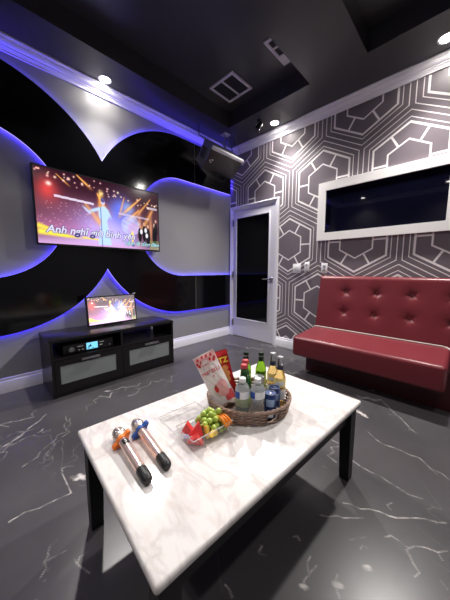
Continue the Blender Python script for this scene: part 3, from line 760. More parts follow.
# small monitor on the console
MW, MH = 0.492, 0.290
lean = math.radians(6)
mo = thing('monitor', 'small flat monitor standing on the black media console', 'monitor', (-2.60, 1.0, KZ))
MM = frame((-2.563, 0.757, KZ + 0.012), (0.0, 1, 0.006), (-math.sin(lean), 0, math.cos(lean)))
inv = MB(); inv.box((0, 0, -0.03), (MW, MH, 0), 0.004, M=MM); inv.build('housing', M['black_plastic'], mo)
b2 = MB()
for lo, hi in (((0.001, 0.001), (0.012, MH - 0.001)), ((MW - 0.012, 0.001), (MW - 0.001, MH - 0.001)), ((0.012, 0.001), (MW - 0.012, 0.016)), ((0.012, MH - 0.011), (MW - 0.012, MH - 0.001))):
    b2.box((lo[0], lo[1], -0.002), (hi[0], hi[1], 0.003), M=MM)
b2.build('bezel', M['black_plastic'], mo, smooth=0)
screen(mo, 'screen', MM @ Matrix.Translation((0.012, 0.016, 0.0008)), MW - 0.024, MH - 0.027, 200, 112, screen_mat('monitor_picture', 1.5), 1.6, 0.14)
st = MB(); st.box((-2.67, 0.91, KZ + 0.0005), (-2.555, 1.09, KZ + 0.009), 0.003); st.build('stand_base', M['black_plastic'], mo)
MB().box((-2.632, 0.97, KZ + 0.008), (-2.598, 1.03, KZ + 0.15), 0.003).build('stand_neck', M['black_plastic'], mo)
MB().box((MW - 0.020, MH + 0.0003, -0.012), (MW + 0.004, MH + 0.008, 0.004), 0.002, M=MM).build('sticker_tab', M['print_white'], mo)

# ------------------------------------------------------------------ red bench
bx0, bx1 = -1.235, 0.12
SX0, SX1 = -1.232, -0.052
be = thing('bench', 'red tufted vinyl bench against the hexagon patterned wall', 'bench', (-0.65, 2.6, 0))
BT = [(-0.935 + 0.288 * i, z) for i in range(4) for z in (0.818, 0.606)]
yb = lambda z: 2.735 + (z - 0.40) * 0.16
bk = MB()
def back_pt(u, v):
    x = bx0 + (bx1 - bx0) * u; z = 0.30 + 0.685 * v
    y = yb(z)
    e = min(min(u, 1 - u) * (bx1 - bx0), (1 - v) * 0.685) / 0.035
    if e < 1: y += 0.03 * (1 - math.sqrt(max(0, 1 - (1 - e) ** 2)))
    puff = 0
    for (qx, qz) in BT:
        dd = math.hypot(x - qx, z - qz)
        y += 0.020 * math.exp(-(dd / 0.026) ** 2) + 0.010 * math.exp(-(dd / 0.07) ** 2)
        ang = math.atan2(z - qz, x - qx); y += 0.0012 * math.exp(-((dd - 0.035) / 0.03) ** 2) * math.cos(5 * ang + qx * 9)
    return (x, y, z)
bk.grid(back_pt, 170, 86)
o_back = None
# close the cushion: sides, top and rear
bm = bk.bm; bmesh.ops.recalc_face_normals(bm, faces=bm.faces[:])
bord = [e for e in bm.edges if len(e.link_faces) == 1]
ex = bmesh.ops.extrude_edge_only(bm, edges=bord)
for v in [g for g in ex['geom'] if isinstance(g, bmesh.types.BMVert)]: v.co.y = min(YB - 0.022, v.co.y + 0.12)
bord = [e for e in bm.edges if len(e.link_faces) == 1]
bmesh.ops.holes_fill(bm, edges=bord, sides=0)
bk.build('backrest', M['vinyl'], be, smooth=50)
for (x, z) in BT:
    y = back_pt((x - bx0) / (bx1 - bx0), (z - 0.30) / 0.685)[1]
    MB().ball((x, y - 0.001, z), 0.0125, 12, sq=(1, 0.5, 1)).build('button', M['button'], be)
# seat cushion with soft edges and a crowned top
sc = MB(); sc.box((SX0, 2.235, 0.192), (SX1, 2.728, 0.405), 0.030, 5)
for v in sc.bm.verts:
    if v.co.z > 0.30:
        t = (v.co.y - 2.235) / 0.49; v.co.z += -0.018 * (1 - t) + 0.012 * t
bmesh.ops.subdivide_edges(sc.bm, edges=[e for e in sc.bm.edges if e.calc_length() > 0.2], cuts=6, use_grid_fill=True)
sc.build('seat', M['vinyl'], be, smooth=60)
pts = [(SX0 + 0.01, 2.712, 0.416)] + [(SX0 + 0.04 + (SX1 - SX0 - 0.10) * i / 14, 2.716, 0.420) for i in range(15)] + [(SX1 - 0.025, 2.705, 0.416), (SX1 - 0.006, 2.68, 0.404)]
MB().tube(pts, 0.0065, 8).build('seat_highlight_line', M['seat_highlight'], be)  # pale tube standing for the glossy highlight along the seat's back edge
MB().box((-1.165, 2.42, 0.0), (bx1, 2.90, 0.30), 0.004).build('plinth', M['vinyl_shaded'], be)

# ------------------------------------------------------------------ coffee table
TZ = 0.415
tM = Matrix.Translation((-0.695, 0.773, 0)) @ Matrix.Rotation(math.radians(-3.6), 4, 'Z')
ta = thing('coffee_table', 'low coffee table with white marble top on black wooden legs', 'table', mat=tM)
TWX, TWY = 0.335, 0.546
def slab_mesh():
    m_ = MB(); m_.box((-TWX, -TWY, TZ - 0.026), (TWX, TWY, TZ), 0.010, 4); return m_
slab_mesh().build('tabletop', M['marble'], ta, local=True)
ap = MB(); ax, ay = TWX - 0.006, TWY - 0.006
ap.box((-ax, -ay, TZ - 0.033), (ax, ay, TZ - 0.0262))
ax, ay = TWX - 0.035, TWY - 0.035
ap.box((-ax, -ay, TZ - 0.105), (ax, -ay + 0.022, TZ - 0.033)); ap.box((-ax, ay - 0.022, TZ - 0.105), (ax, ay, TZ - 0.033))
ap.box((-ax, -ay + 0.022, TZ - 0.105), (-ax + 0.022, ay - 0.022, TZ - 0.033)); ap.box((ax - 0.022, -ay + 0.022, TZ - 0.105), (ax, ay - 0.022, TZ - 0.033))
ap.build('apron', M['tablewood'], ta, local=True, smooth=0)
for sx in (-1, 1):
    for sy in (-1, 1):
        lg_ = MB()
        ox, oy = sx * (TWX - 0.016), sy * (TWY - 0.016)
        t1, t0 = 0.058, 0.046
        q = lambda t, z: [(ox, oy, z), (ox - sx * t, oy, z), (ox - sx * t, oy - sy * t, z), (ox, oy - sy * t, z)]
        a = [lg_.bm.verts.new(p) for p in q(t1, TZ - 0.0331)]; b = [lg_.bm.verts.new(p) for p in q(t0, 0.0)]
        for i in range(4): lg_.bm.faces.new((a[i], a[(i + 1) % 4], b[(i + 1) % 4], b[i]))
        lg_.bm.faces.new(a); lg_.bm.faces.new(list(reversed(b)))
        bmesh.ops.bevel(lg_.bm, geom=lg_.bm.edges[:], offset=0.002, segments=1, affect='EDGES')
        lg_.build('leg', M['tablewood'], ta, local=True)

# ------------------------------------------------------------------ microphones
MIC1 = ((-0.8789, 0.3415), (-0.6357, 0.3194)); MIC2 = ((-0.8809, 0.4150), (-0.6420, 0.3900))
def microphone(head, tail, ring, label, with_display):
    K = 0.90; r0 = 0.026 * K
    hx_, tx_ = Vector((head[0], head[1], TZ + r0 + 0.0015)), Vector((tail[0], tail[1], TZ + 0.0190 * K))
    dvec = tx_ - hx_; L = dvec.length
    Mx = frame(hx_, dvec, (-dvec.y, dvec.x, 0)); Mx = frame(hx_, dvec, Vector((0, 0, 1)).cross(dvec))
    # local x: along the mic from head to tail, local y: sideways, local z: up
    t = thing('microphone', label, 'microphone', mat=Mx)
    RX = Matrix.Rotation(PI / 2, 4, 'Y')
    def lz(name, prof, material, parent=t): return MB().lathe([(a * K, b) for a, b in prof], 28, RX).build(name, material, parent, local=True)
    hd_ = lz('mesh_head', [(0, -0.036), (0.010, -0.0345), (0.018, -0.029), (0.0235, -0.019), (0.0258, -0.007), (0.0258, 0.004), (0.0235, 0.016), (0.0195, 0.026), (0.0175, 0.032)], M['mic_mesh'])
    lz('head_band', [(0.0258, -0.006), (0.0272, -0.0045), (0.0272, 0.0035), (0.0258, 0.005)], M['mic_band'], hd_)
    lz('body', [(0.0180, 0.030), (0.0192, 0.036), (0.0196, 0.060), (0.0182, L - 0.045), (0.0178, L - 0.036)], M['rose_gold'])
    tl = MB().lathe([(a * K, b) for a, b in ((0.0182, L - 0.042), (0.0188, L - 0.038), (0.0188, L - 0.006), (0.0174, L + 0.006), (0.0125, L + 0.0125), (0, L + 0.0135))], 28, RX)
    tl.build('tail_cap', M['rubber_black'], t, local=True)
    # anti-roll ring: a lobed collar around the neck, one lobe resting on the table
    rg = MB(); n = 72; xa, xb = 0.026, 0.043
    prof = []
    for i in range(n):
        a = 2 * PI * i / n
        lob = max(math.exp(-(((a - math.radians(c0) + PI) % (2 * PI) - PI) / 0.27) ** 2) for c0 in (50, 205, 305))
        rr = 0.0200 + 0.0195 * lob
        prof.append((rr * math.cos(a), rr * math.sin(a)))
    zmin = min(p[1] for p in prof); lift = 0.0
    prof2 = [(p[0] * 1.0, p[1]) for p in prof]
    # flatten the part that would dip below the table top
    fl = -(r0 + 0.0012) + 0.0012
    prof2 = [(p[0], max(p[1], -0.0222)) for p in prof2]
    inner = [(0.0166 * math.cos(2 * PI * i / n), 0.0166 * math.sin(2 * PI * i / n)) for i in range(n)]
    va = [[rg.bm.verts.new((x, *p)) for p in ring_] for x, ring_ in ((xa, inner), (xa, prof2), (xb, prof2), (xb, inner))]
    for i in range(n):
        j = (i + 1) % n
        for kk in range(4):
            A, B = va[kk], va[(kk + 1) % 4]; rg.bm.faces.new((A[i], A[j], B[j], B[i]))
    rg.build('anti_roll_ring', ring, t, local=True)
    if with_display:
        dp = MB()
        def dpt(u, v):
            a = math.radians(90 + 36 * (v * 2 - 1)); return (0.052 + 0.028 * u, 0.0183 * math.cos(a), 0.0183 * math.sin(a))
        dp.grid(dpt, 4, 10)
        ds = dp.build('display', M['black_plastic'], t, local=True)
        fg = MB()
        for u0, u1, v0, v1 in ((0.25, 0.75, 0.36, 0.46), (0.25, 0.4, 0.5, 0.62), (0.6, 0.75, 0.54, 0.66)):
            fg.grid(lambda u, v: tuple(Vector(dpt(u0 + (u1 - u0) * u, v0 + (v1 - v0) * v)) * 1.0 + Vector((0, 0, 0.0005))), 1, 2)
        fg.build('display_figures', M['print_white'], ds, local=True)
    else:
        MB().box((0.062, -0.004, 0.0165), (0.080, 0.004, 0.0186), 0.001).build('switch', M['rose_gold'], t, local=True)
    return t
microphone(MIC1[0], MIC1[1], M['ring_orange'], 'rose gold microphone with orange ring lying near the table corner', True)
microphone(MIC2[0], MIC2[1], M['ring_blue'], 'rose gold microphone with blue ring lying on the marble table', False)

# ------------------------------------------------------------------ fruit box
FA = math.radians(-4)
fb = thing('fruit_box', 'open clear plastic clamshell box of cut fruit on marble table', 'food box', (-0.682, 0.588, TZ + 0.0005), rotz=FA)
fx, fy, fh = 0.058, 0.092, 0.046
tray = MB()
def open_box(mb_, ax0, ay0, ax1, ay1, z0, z1, th=0.0012):
    o = [(-ax0, -ay0, z0), (ax0, -ay0, z0), (ax0, ay0, z0), (-ax0, ay0, z0)]
    t_ = [(-ax1, -ay1, z1), (ax1, -ay1, z1), (ax1, ay1, z1), (-ax1, ay1, z1)]
    vo = [mb_.bm.verts.new(p) for p in o]; vt = [mb_.bm.verts.new(p) for p in t_]
    for i in range(4): mb_.bm.faces.new((vo[i], vo[(i + 1) % 4], vt[(i + 1) % 4], vt[i]))
    mb_.bm.faces.new(vo)
open_box(tray, fx - 0.006, fy - 0.006, fx, fy, 0.001, fh)
tray.build('tray', M['clamshell'], fb, local=True, smooth=0)
MB().tube([(-fx, -fy, fh), (fx, -fy, fh), (fx, fy, fh), (-fx, fy, fh)], 0.0022, 6, True).build('tray_rim', M['clam_rim'], fb, local=True)
lid = MB(); open_box(lid, 0.056, 0.088, 0.062, 0.094, 0.0, 0.020)
bmesh.ops.transform(lid.bm, matrix=Matrix.Translation((-fx - 0.072, -0.004, 0.001)), verts=lid.bm.verts[:])
ld_ = lid.build('lid', M['clamshell'], fb, local=True, smooth=0)
cx_ = -fx - 0.072
MB().tube([(cx_ - 0.062, -0.098, 0.021), (cx_ + 0.062, -0.098, 0.021), (cx_ + 0.062, 0.090, 0.021), (cx_ - 0.062, 0.090, 0.021)], 0.0016, 6, True).build('lid_rim', M['clam_rim'], ld_, local=True)
MB().box((-fx - 0.012, -0.07, 0.019), (-fx + 0.002, 0.08, 0.0205)).build('hinge', M['clamshell'], fb, local=True)

FB = Matrix.Translation((-0.682, 0.588, TZ)) @ Matrix.Rotation(FA, 4, 'Z')
def fpos(x, y, z): return FB @ Vector((x, y, z))
def chunk(name, lab, cat, shape, x, y, z, rx, ry, rz, material, group=None):
    mx_ = Matrix.Translation(fpos(x, y, z)) @ Matrix.Rotation(rz, 4, 'Z') @ Matrix.Rotation(ry, 4, 'Y') @ Matrix.Rotation(rx, 4, 'X')
    m_ = MB()
    if shape == 'wedge':
        poly = [(-0.029, -0.018), (0.029, -0.018), (0.004, 0.031)]
        m_.prism(poly, lambda p: (p[0], -0.010, p[1]), lambda p: (p[0], 0.010, p[1]))
        bmesh.ops.bevel(m_.bm, geom=m_.bm.edges[:], offset=0.002, segments=2, affect='EDGES')
    elif shape == 'spear':
        poly = []
        for i in range(9):
            t = i / 8; poly.append((-0.032 + 0.064 * t, -0.012 + 0.024 * math.sin(PI * t)))
        poly += [(0.026, -0.015), (-0.026, -0.015)]
        m_.prism(poly, lambda p: (-0.007, p[1], p[0]), lambda p: (0.007, p[1] * 0.9, p[0] * 0.92))
        bmesh.ops.bevel(m_.bm, geom=m_.bm.edges[:], offset=0.0015, segments=2, affect='EDGES')
    elif shape == 'slice':
        poly = [(0.027 * math.cos(PI * i / 12), 0.027 * math.sin(PI * i / 12) - 0.008) for i in range(13)]
        m_.prism(poly, lambda p: (p[0], -0.0045, p[1]), lambda p: (p[0], 0.0045, p[1]))
        bmesh.ops.bevel(m_.bm, geom=m_.bm.edges[:], offset=0.001, segments=1, affect='EDGES')
    o = m_.build(name, material, None, smooth=40)
    o.matrix_world = mx_
    tag(o, lab, cat, group)
    if shape == 'slice':
        p_ = MB(); pts_ = [(0.0275 * math.cos(PI * i / 16), 0.0, 0.0275 * math.sin(PI * i / 16) - 0.008) for i in range(17)]
        p_.tube(pts_, 0.0036, 6); p_.build('peel', M['peel'], o, local=True)
    return o
chunk('watermelon_piece', 'tall red watermelon wedge in the back corner of the fruit box', 'watermelon', 'wedge', -0.026, -0.062, 0.040, 0.15, -0.1, 0.5, M['melon'], 'watermelon pieces in the fruit box')
chunk('watermelon_piece', 'red watermelon wedge beside the mango and grapes in fruit box', 'watermelon', 'wedge', 0.010, -0.044, 0.044, -0.25, 0.15, 0.95, M['melon'], 'watermelon pieces in the fruit box')
chunk('watermelon_piece', 'flat red watermelon wedge along the front wall of fruit box', 'watermelon', 'wedge', 0.034, -0.066, 0.030, 0.5, 0.1, 0.75, M['melon'], 'watermelon pieces in the fruit box')
chunk('mango_piece', 'upright yellow mango spear between the watermelon and the grapes', 'mango', 'spear', 0.030, -0.014, 0.040, 0.15, -0.12, 1.2, M['mango'], 'mango pieces in the fruit box')
chunk('mango_piece', 'small yellow mango spear under the grapes at front of fruit box', 'mango', 'spear', 0.046, 0.010, 0.030, 1.2, 0.0, 0.3, M['mango'], 'mango pieces in the fruit box')
chunk('mango_piece', 'yellow mango spear tucked between grapes and orange slices', 'mango', 'spear', 0.010, 0.050, 0.052, 0.9, 0.2, 1.7, M['mango'], 'mango pieces in the fruit box')
for i, (lab, x, y, z) in enumerate((('orange slice nearest the grapes in the fruit box', 0.036, 0.058, 0.048), ('middle orange slice at the far end of the fruit box', 0.034, 0.071, 0.047), ('outermost orange slice against the far wall of fruit box', 0.032, 0.084, 0.046))):
    chunk('orange_slice', lab, 'orange', 'slice', x, y, z, 0.35, 0.1, -0.2 + 0.1 * i, M['orange'], 'orange slices in the fruit box')
gp = MB().ball((0, 0, 0), 0.0112, 14, sq=(1, 1, 1.12)).build('grape', M['grape'])
tag(gp, 'pale green grape in the heap in the fruit box', 'grape', 'green grapes in the fruit box')
gspots = []
rs = random.Random(11)
for layer, (z, nmax) in enumerate(((0.018, 24), (0.040, 24), (0.058, 18), (0.073, 9))):
    tries = 0; placed = 0
    while placed < nmax and tries < 3000:
        tries += 1
        sx_ = (0.042, 0.044, 0.036, 0.024)[layer]; sy_ = (0.050, 0.056, 0.050, 0.036)[layer]
        x = rs.uniform(-sx_, sx_) - 0.004 * layer; y = 0.034 + rs.uniform(-sy_, sy_)
        if y > 0.080: continue
        if y < -0.012 and layer < 2: continue
        if x > 0.012 and y > 0.044 and layer > 0: continue
        if x > 0.018 and y < 0.012: continue
        zz = z + rs.uniform(-0.003, 0.003)
        if all((x - a) ** 2 + (y - b) ** 2 + (zz - c_) ** 2 > 0.0222 ** 2 for a, b, c_ in gspots):
            gspots.append((x, y, zz)); placed += 1
for i, (x, y, z) in enumerate(gspots):
    o = gp if i == 0 else gp.copy()
    if i: C.objects.link(o)
    o.location = fpos(x, y, z); o.rotation_euler = (rs.uniform(-1.2, 1.2), rs.uniform(-1.2, 1.2), 0)

# ------------------------------------------------------------------ wicker basket
BC = (-0.690, 0.865); BA = PI / 4
ba = thing('wicker_basket', 'round brown wicker basket of drinks and snacks on marble table', 'basket', (*BC, TZ + 0.0005), rotz=BA)
def ring_pt(a, z, grow=0.0):
    t = z / 0.062
    A = 0.176 + 0.012 * t + grow; B = 0.153 + 0.012 * t + grow
    return Vector((A * math.cos(a), B * math.sin(a), z))
bb = MB(); bb.lathe([(0, 0.0), (0.166, 0.0), (0.170, 0.004), (0.166, 0.009), (0, 0.009)], 48, sy=0.152 / 0.176)
bb.build('basket_floor', M['wicker_dark'], ba, local=True)
HA = math.radians(-62)      # the hand hole, seen from the table's near side
def in_hole(a, half=0.17):
    d_ = (a - HA + PI) % (2 * PI) - PI; return abs(d_) < half
NS = 38; rows = 8
wv = MB()
for rI in range(rows):
    z = 0.008 + rI * 0.0068; ph = rI % 2
    pts_ = []; segs = []
    N = NS * 6
    for i in range(N + 1):
        a = 2 * PI * i / N
        p = ring_pt(a, z + 0.0012 * math.sin(a * 7 + rI), 0.0042 * math.cos(NS / 2 * a + PI * ph))
        if 2 <= rI <= 5 and in_hole(a):
            if len(pts_) > 2: segs.append(pts_)
            pts_ = []
        else: pts_.append(p)
    if len(pts_) > 2: segs.append(pts_)
    for sgm in segs: wv.tube(sgm, 0.0037, 6)
wv.build('weave', M['wicker'], ba, local=True)
sk = MB()
for i in range(NS):
    a = 2 * PI * (i + 0.5) / NS
    if in_hole(a): continue
    sk.tube([ring_pt(a, 0.004), ring_pt(a, 0.060)], 0.0034, 6)
for sgn in (-1, 1):
    a = HA + sgn * 0.18; sk.tube([ring_pt(a, 0.018, 0.003), ring_pt(a, 0.052, 0.003)], 0.005, 6)
sk.build('stakes', M['wicker_dark'], ba, local=True)
for k2 in range(2):
    rm = MB(); N = 200
    rm.tube([ring_pt(2 * PI * i / N, 0.062 + 0.0035 * math.sin(2 * PI * i / N * 24 + PI * k2), 0.0040 * math.cos(2 * PI * i / N * 24 + PI * k2)) for i in range(N)], 0.0046, 6, True)
    rm.build('rim', M['wicker'], ba, local=True)
BZ = TZ + 0.0102     # what stands in the basket

# ------------------------------------------------------------------ bottles and cans
def drink(name, label, cat, x, y, rotz=0.0, group=None): return thing(name, label, cat, (x, y, BZ), rotz, group)
def lath(parent, name, prof, material, seg=28): return MB().lathe(prof, seg, caps=not ('label' in name or 'band' in name)).build(name, material, parent, local=True)
def patch(parent, name, r, z0, z1, a0, a1, material):
    m_ = MB()
    def fn(u, v):
        a = math.radians(a0 + (a1 - a0) * u); return (r * math.cos(a), r * math.sin(a), z0 + (z1 - z0) * v)
    m_.grid(fn, max(3, int(abs(a1 - a0) / 12)), 1); return m_.build(name, material, parent, local=True)

CAMA = lambda x, y: math.atan2(-y, -x)   # turn a printed front towards the seat side of the room
def water_bottle(x, y, label):
    t = drink('water_bottle', label, 'water bottle', x, y, CAMA(x, y), 'water bottles in the basket')
    R = 0.0295
    prof = [(0, 0), (R * 0.8, 0.0), (R * 0.96, 0.004)]
    for i in range(9):
        z = 0.010 + i * 0.0095; prof += [(R, z), (R * 0.955, z + 0.0047)]
    prof += [(R, 0.097), (R, 0.130), (R * 0.97, 0.136), (R * 0.80, 0.148), (R * 0.50, 0.159), (0.0125, 0.162), (0.0125, 0.166)]
    lath(t, 'bottle', prof, M['water'])
    lath(t, 'cap', [(0, 0.1615), (0.0140, 0.1615), (0.0142, 0.164), (0.0138, 0.178), (0.0120, 0.1795), (0, 0.1795)], M['cap_white'])
    lb = patch(t, 'label', R + 0.0006, 0.098, 0.129, 0, 360, M['label_white'])
    patch(lb, 'label_print', R + 0.0011, 0.099, 0.128, -75, -20, M['label_blue'])
    patch(lb, 'label_print', R + 0.0011, 0.106, 0.120, 12, 52, M['label_blue']) if False else None
    return t
water_bottle(-0.6400, 0.7610, 'clear water bottle with white cap beside the pink snack bag')
water_bottle(-0.5925, 0.8035, 'clear water bottle with white cap beside the blue cans')

def can(x, y, hgt, R, side, band, label, rot=0.0):
    t = drink('drink_can', label, 'can', x, y, CAMA(x, y) + rot)
    lath(t, 'body', [(0, 0.001), (R * 0.72, 0.001), (R * 0.8, 0.0), (R, 0.008), (R, hgt - 0.012), (R * 0.90, hgt - 0.003)], side)
    lath(t, 'lid', [(R * 0.90, hgt - 0.0035), (R * 0.93, hgt - 0.001), (R * 0.90, hgt), (R * 0.84, hgt - 0.004), (0, hgt - 0.004)], M['can_silver'])
    tb = MB(); tb.box((-0.010, -0.005, hgt - 0.0042), (0.006, 0.005, hgt - 0.0028), 0.001); tb.build('pull_tab', M['steel'], t, local=True)
    if band:
        patch(t, 'print', R + 0.0004, hgt * 0.52, hgt * 0.80, -42, 42, band)
        patch(t, 'print', R + 0.0004, hgt * 0.10, hgt * 0.30, -32, 32, M['label_white'])
    return t
can(-0.5600, 0.8505, 0.112, 0.0250, M['can_blue'], M['can_pale'], 'blue drink can nearest the front rim of the basket')
can(-0.5740, 0.9030, 0.115, 0.0250, M['can_blue'], M['can_pale'], 'blue drink can behind the front can, beside the beer bottles')
can(-0.6700, 0.9180, 0.128, 0.0255, M['can_silver'], M['can_green'], 'silver topped green printed can among the green bottles')

def tall_green(x, y, label):
    t = drink('green_bottle', label, 'bottle', x, y, CAMA(x, y), 'tall green bottles in the basket')
    R = 0.0265
    lath(t, 'bottle', [(0, 0), (R * 0.9, 0), (R, 0.005), (R, 0.125), (R * 0.93, 0.142), (R * 0.62, 0.166), (0.0122, 0.180), (0.0115, 0.205)], M['glass_lime'])
    fo = lath(t, 'neck_foil', [(0.0125, 0.176), (0.0135, 0.180), (0.0128, 0.204), (0.0128, 0.219), (0, 0.2195)], M['foil_green'])
    lath(fo, 'cap_band', [(0.0131, 0.199), (0.0134, 0.200), (0.0134, 0.203), (0.0131, 0.204)], M['steel'])
    lath(t, 'label', [(R + 0.0003, 0.040), (R + 0.0006, 0.041), (R + 0.0006, 0.112), (R + 0.0003, 0.113)], M['label_lime'])
    return t
tall_green(-0.7660, 0.9360, 'tall lime green bottle with dark foil behind the red capped bottles')
tall_green(-0.7080, 0.9840, 'tall lime green bottle with dark foil behind the silver can')

def red_cap(x, y, label):
    t = drink('green_bottle', label, 'bottle', x, y, CAMA(x, y), 'dark green bottles with red caps')
    R = 0.0275
    lath(t, 'bottle', [(0, 0), (R * 0.9, 0), (R, 0.005), (R, 0.085), (R * 0.97, 0.105), (R * 0.80, 0.135), (R * 0.56, 0.165), (0.0128, 0.185), (0.0128, 0.196)], M['glass_green'])
    lath(t, 'cap', [(0, 0.1945), (0.0150, 0.1945), (0.0158, 0.198), (0.0150, 0.208), (0.0120, 0.2115), (0, 0.2115)], M['cap_red'])
    lath(t, 'label', [(R + 0.0003, 0.030), (R + 0.0006, 0.031), (R + 0.0006, 0.074), (R + 0.0003, 0.075)], M['label_lime'])
    return t
red_cap(-0.7100, 0.8640, 'dark green bottle with red cap in front of lime green bottle')
red_cap(-0.6780, 0.8160, 'dark green bottle with red cap just behind the water bottles')

def beer(x, y, label):
    t = drink('beer_bottle', label, 'bottle', x, y, CAMA(x, y), 'beer bottles in the basket')
    R = 0.0260
    lath(t, 'bottle', [(0, 0), (R * 0.9, 0), (R, 0.005), (R, 0.125), (R * 0.94, 0.142), (R * 0.66, 0.164), (0.0136, 0.178), (0.0131, 0.186)], M['beer'])
    lath(t, 'neck_tube', [(0.0134, 0.1855), (0.0128, 0.196), (0.0118, 0.222), (0.0124, 0.226), (0.0118, 0.231)], M['clear'])
    cp = MB(); n = 21
    pr_ = [(0.0142 + (0.0018 if i % 2 else 0), i) for i in range(n * 2)]
    a_ = [cp.bm.verts.new((r_ * math.cos(PI * i / n), r_ * math.sin(PI * i / n), 0.2285)) for r_, i in pr_]
    b_ = [cp.bm.verts.new((0.0125 * math.cos(PI * i / n), 0.0125 * math.sin(PI * i / n), 0.2345)) for i in range(n * 2)]
    for i in range(n * 2): cp.bm.faces.new((a_[i], a_[(i + 1) % (2 * n)], b_[(i + 1) % (2 * n)], b_[i]))
    cp.bm.faces.new(b_); cp.bm.faces.new(list(reversed(a_)))
    cp.build('crown_cap', M['can_silver'], t, local=True)
    nb = patch(t, 'neck_label', R * 0.70, 0.163, 0.163, 0, 1, M['label_navy']) if False else None
    lath(t, 'neck_label', [(0.0150, 0.176), (0.0146, 0.178), (0.0140, 0.190), (0.0134, 0.191)], M['label_navy'])
    lb = patch(t, 'label', R + 0.0005, 0.098, 0.140, -80, 80, M['label_yellow'])
    patch(lb, 'label_print', R + 0.0009, 0.108, 0.124, -45, 45, M['label_white'])
    patch(t, 'lower_label', R + 0.0005, 0.040, 0.085, -80, 80, M['label_white'])
    return t
beer(-0.6350, 0.9780, 'amber beer bottle with yellow label behind the other beer bottle')
beer(-0.5830, 0.9590, 'amber beer bottle with yellow label beside the blue cans')

# ------------------------------------------------------------------ snack bags
def snack_bag(name, label, base, xdir, ydir, W, H, material, depth, toward):
    base = Vector(base); xdir = Vector(xdir).normalized(); ydir = Vector(ydir).normalized()
    F = frame(base, xdir, ydir)
    if F.to_3x3().col[2].dot(Vector(toward)) < 0: F = frame(base, -xdir, ydir)
    t = thing(name, label, 'snack bag', mat=F)
    def surf(u, v, s):
        x = (u * 2 - 1) * W; y = v * H
        e = (1 - abs(u * 2 - 1) ** 2.6) * (math.sin(PI * min(1, max(0, v * 0.92 + 0.04))) ** 0.55)
        if v > 0.93: e *= max(0, (1 - v) / 0.07)
        puck = 0.0022 * math.sin(23 * u + 9 * v) * math.sin(17 * v + 4 * u) * (e > 0.05)
        side = 1 - 0.05 * math.sin(PI * v)
        return Vector((x * side, y, s * (depth * max(e, 0) + puck * e + 0.0006)))
    m_ = MB()
    m_.grid(lambda u, v: surf(u, v, 1), 30, 44); m_.grid(lambda u, v: surf(u, v, -1), 30, 44)
    bmesh.ops.remove_doubles(m_.bm, verts=m_.bm.verts[:], dist=0.0002)
    m_.build('bag', material, t, local=True, smooth=60)
    def decal(nm, poly_fn, mt, nu=12, nv=12, off=0.0012, parent=t):
        d_ = MB()
        def fn(a, b):
            u, v = poly_fn(a, b); p = surf(u, v, 1); return (p.x, p.y, p.z + off)
        d_.grid(fn, nu, nv); return d_.build(nm, mt, parent, local=True, smooth=60)
    return t, surf, decal, W, H

toward = (0.69, -0.72, 0.3)
t, surf, decal, W_, H_ = snack_bag('snack_bag', 'white and pink strawberry snack bag leaning out of the basket', (-0.732, 0.760, 0.460), (0.555, 0.66, 0.44), (-0.1075, -0.018, 0.2135), 0.0530, 0.238, M['bag_white'], 0.018, toward)
rect = lambda u0, u1, v0, v1: (lambda a, b: (u0 + (u1 - u0) * a, v0 + (v1 - v0) * b))
decal('top_band', rect(0.02, 0.98, 0.80, 0.985), M['bag_rose'], 20, 8)
rs2 = random.Random(4)
def disc(cu, cv, ru, rv): return lambda a, b: (cu + ru * b * math.cos(2 * PI * a), cv + rv * b * math.sin(2 * PI * a))
for cu, cv in ((0.08, 0.86), (0.18, 0.93), (0.27, 0.86), (0.70, 0.86), (0.80, 0.93), (0.90, 0.85), (0.60, 0.94), (0.40, 0.95), (0.14, 0.81), (0.84, 0.82)):
    decal('berry_print', disc(cu, cv, 0.055, 0.030), M['strawberry'], 14, 2, 0.0018)
    decal('leaf_print', disc(cu + 0.02, cv + 0.028, 0.025, 0.008), M['leafgreen'], 10, 1, 0.0022)
decal('emblem', disc(0.44, 0.80, 0.19, 0.085), M['bag_white'], 24, 3, 0.0028)
decal('emblem_ring', lambda a, b: (0.44 + (0.14 + 0.02 * b) * math.cos(2 * PI * a), 0.80 + (0.062 + 0.009 * b) * math.sin(2 * PI * a)), M['bag_rose'], 24, 1, 0.0034)
for cu, cv, ru, rv in ((0.50, 0.30, 0.20, 0.10), (0.72, 0.33, 0.2, 0.11), (0.64, 0.22, 0.24, 0.10)):
    decal('swirl_print', disc(cu, cv, ru, rv), M['bag_rose'], 18, 4, 0.0014)
decal('berry_print', disc(0.40, 0.30, 0.085, 0.062), M['strawberry'], 18, 4, 0.0024)
decal('leaf_print', disc(0.42, 0.36, 0.05, 0.014), M['leafgreen'], 12, 2, 0.0030)
decal('heart_print', disc(0.55, 0.545, 0.03, 0.018), M['strawberry'], 10, 1, 0.0020)
decal('bottom_band', rect(0.60, 0.985, 0.02, 0.20), M['bag_pink'], 10, 8)
def on_bag(u, v, off): p = surf(u, v, 1); return Matrix.Translation((p.x, p.y, p.z + off))
text_mesh('PRETZELS', 0.021, on_bag(0.52, 0.64, 0.004), 'lettering', M['bag_text'], t, 0.0004, 0.0003, local=True)
text_mesh('yogurt', 0.012, on_bag(0.44, 0.80, 0.0045), 'lettering', M['bag_text'], t, 0.0003, 0.0002, local=True)

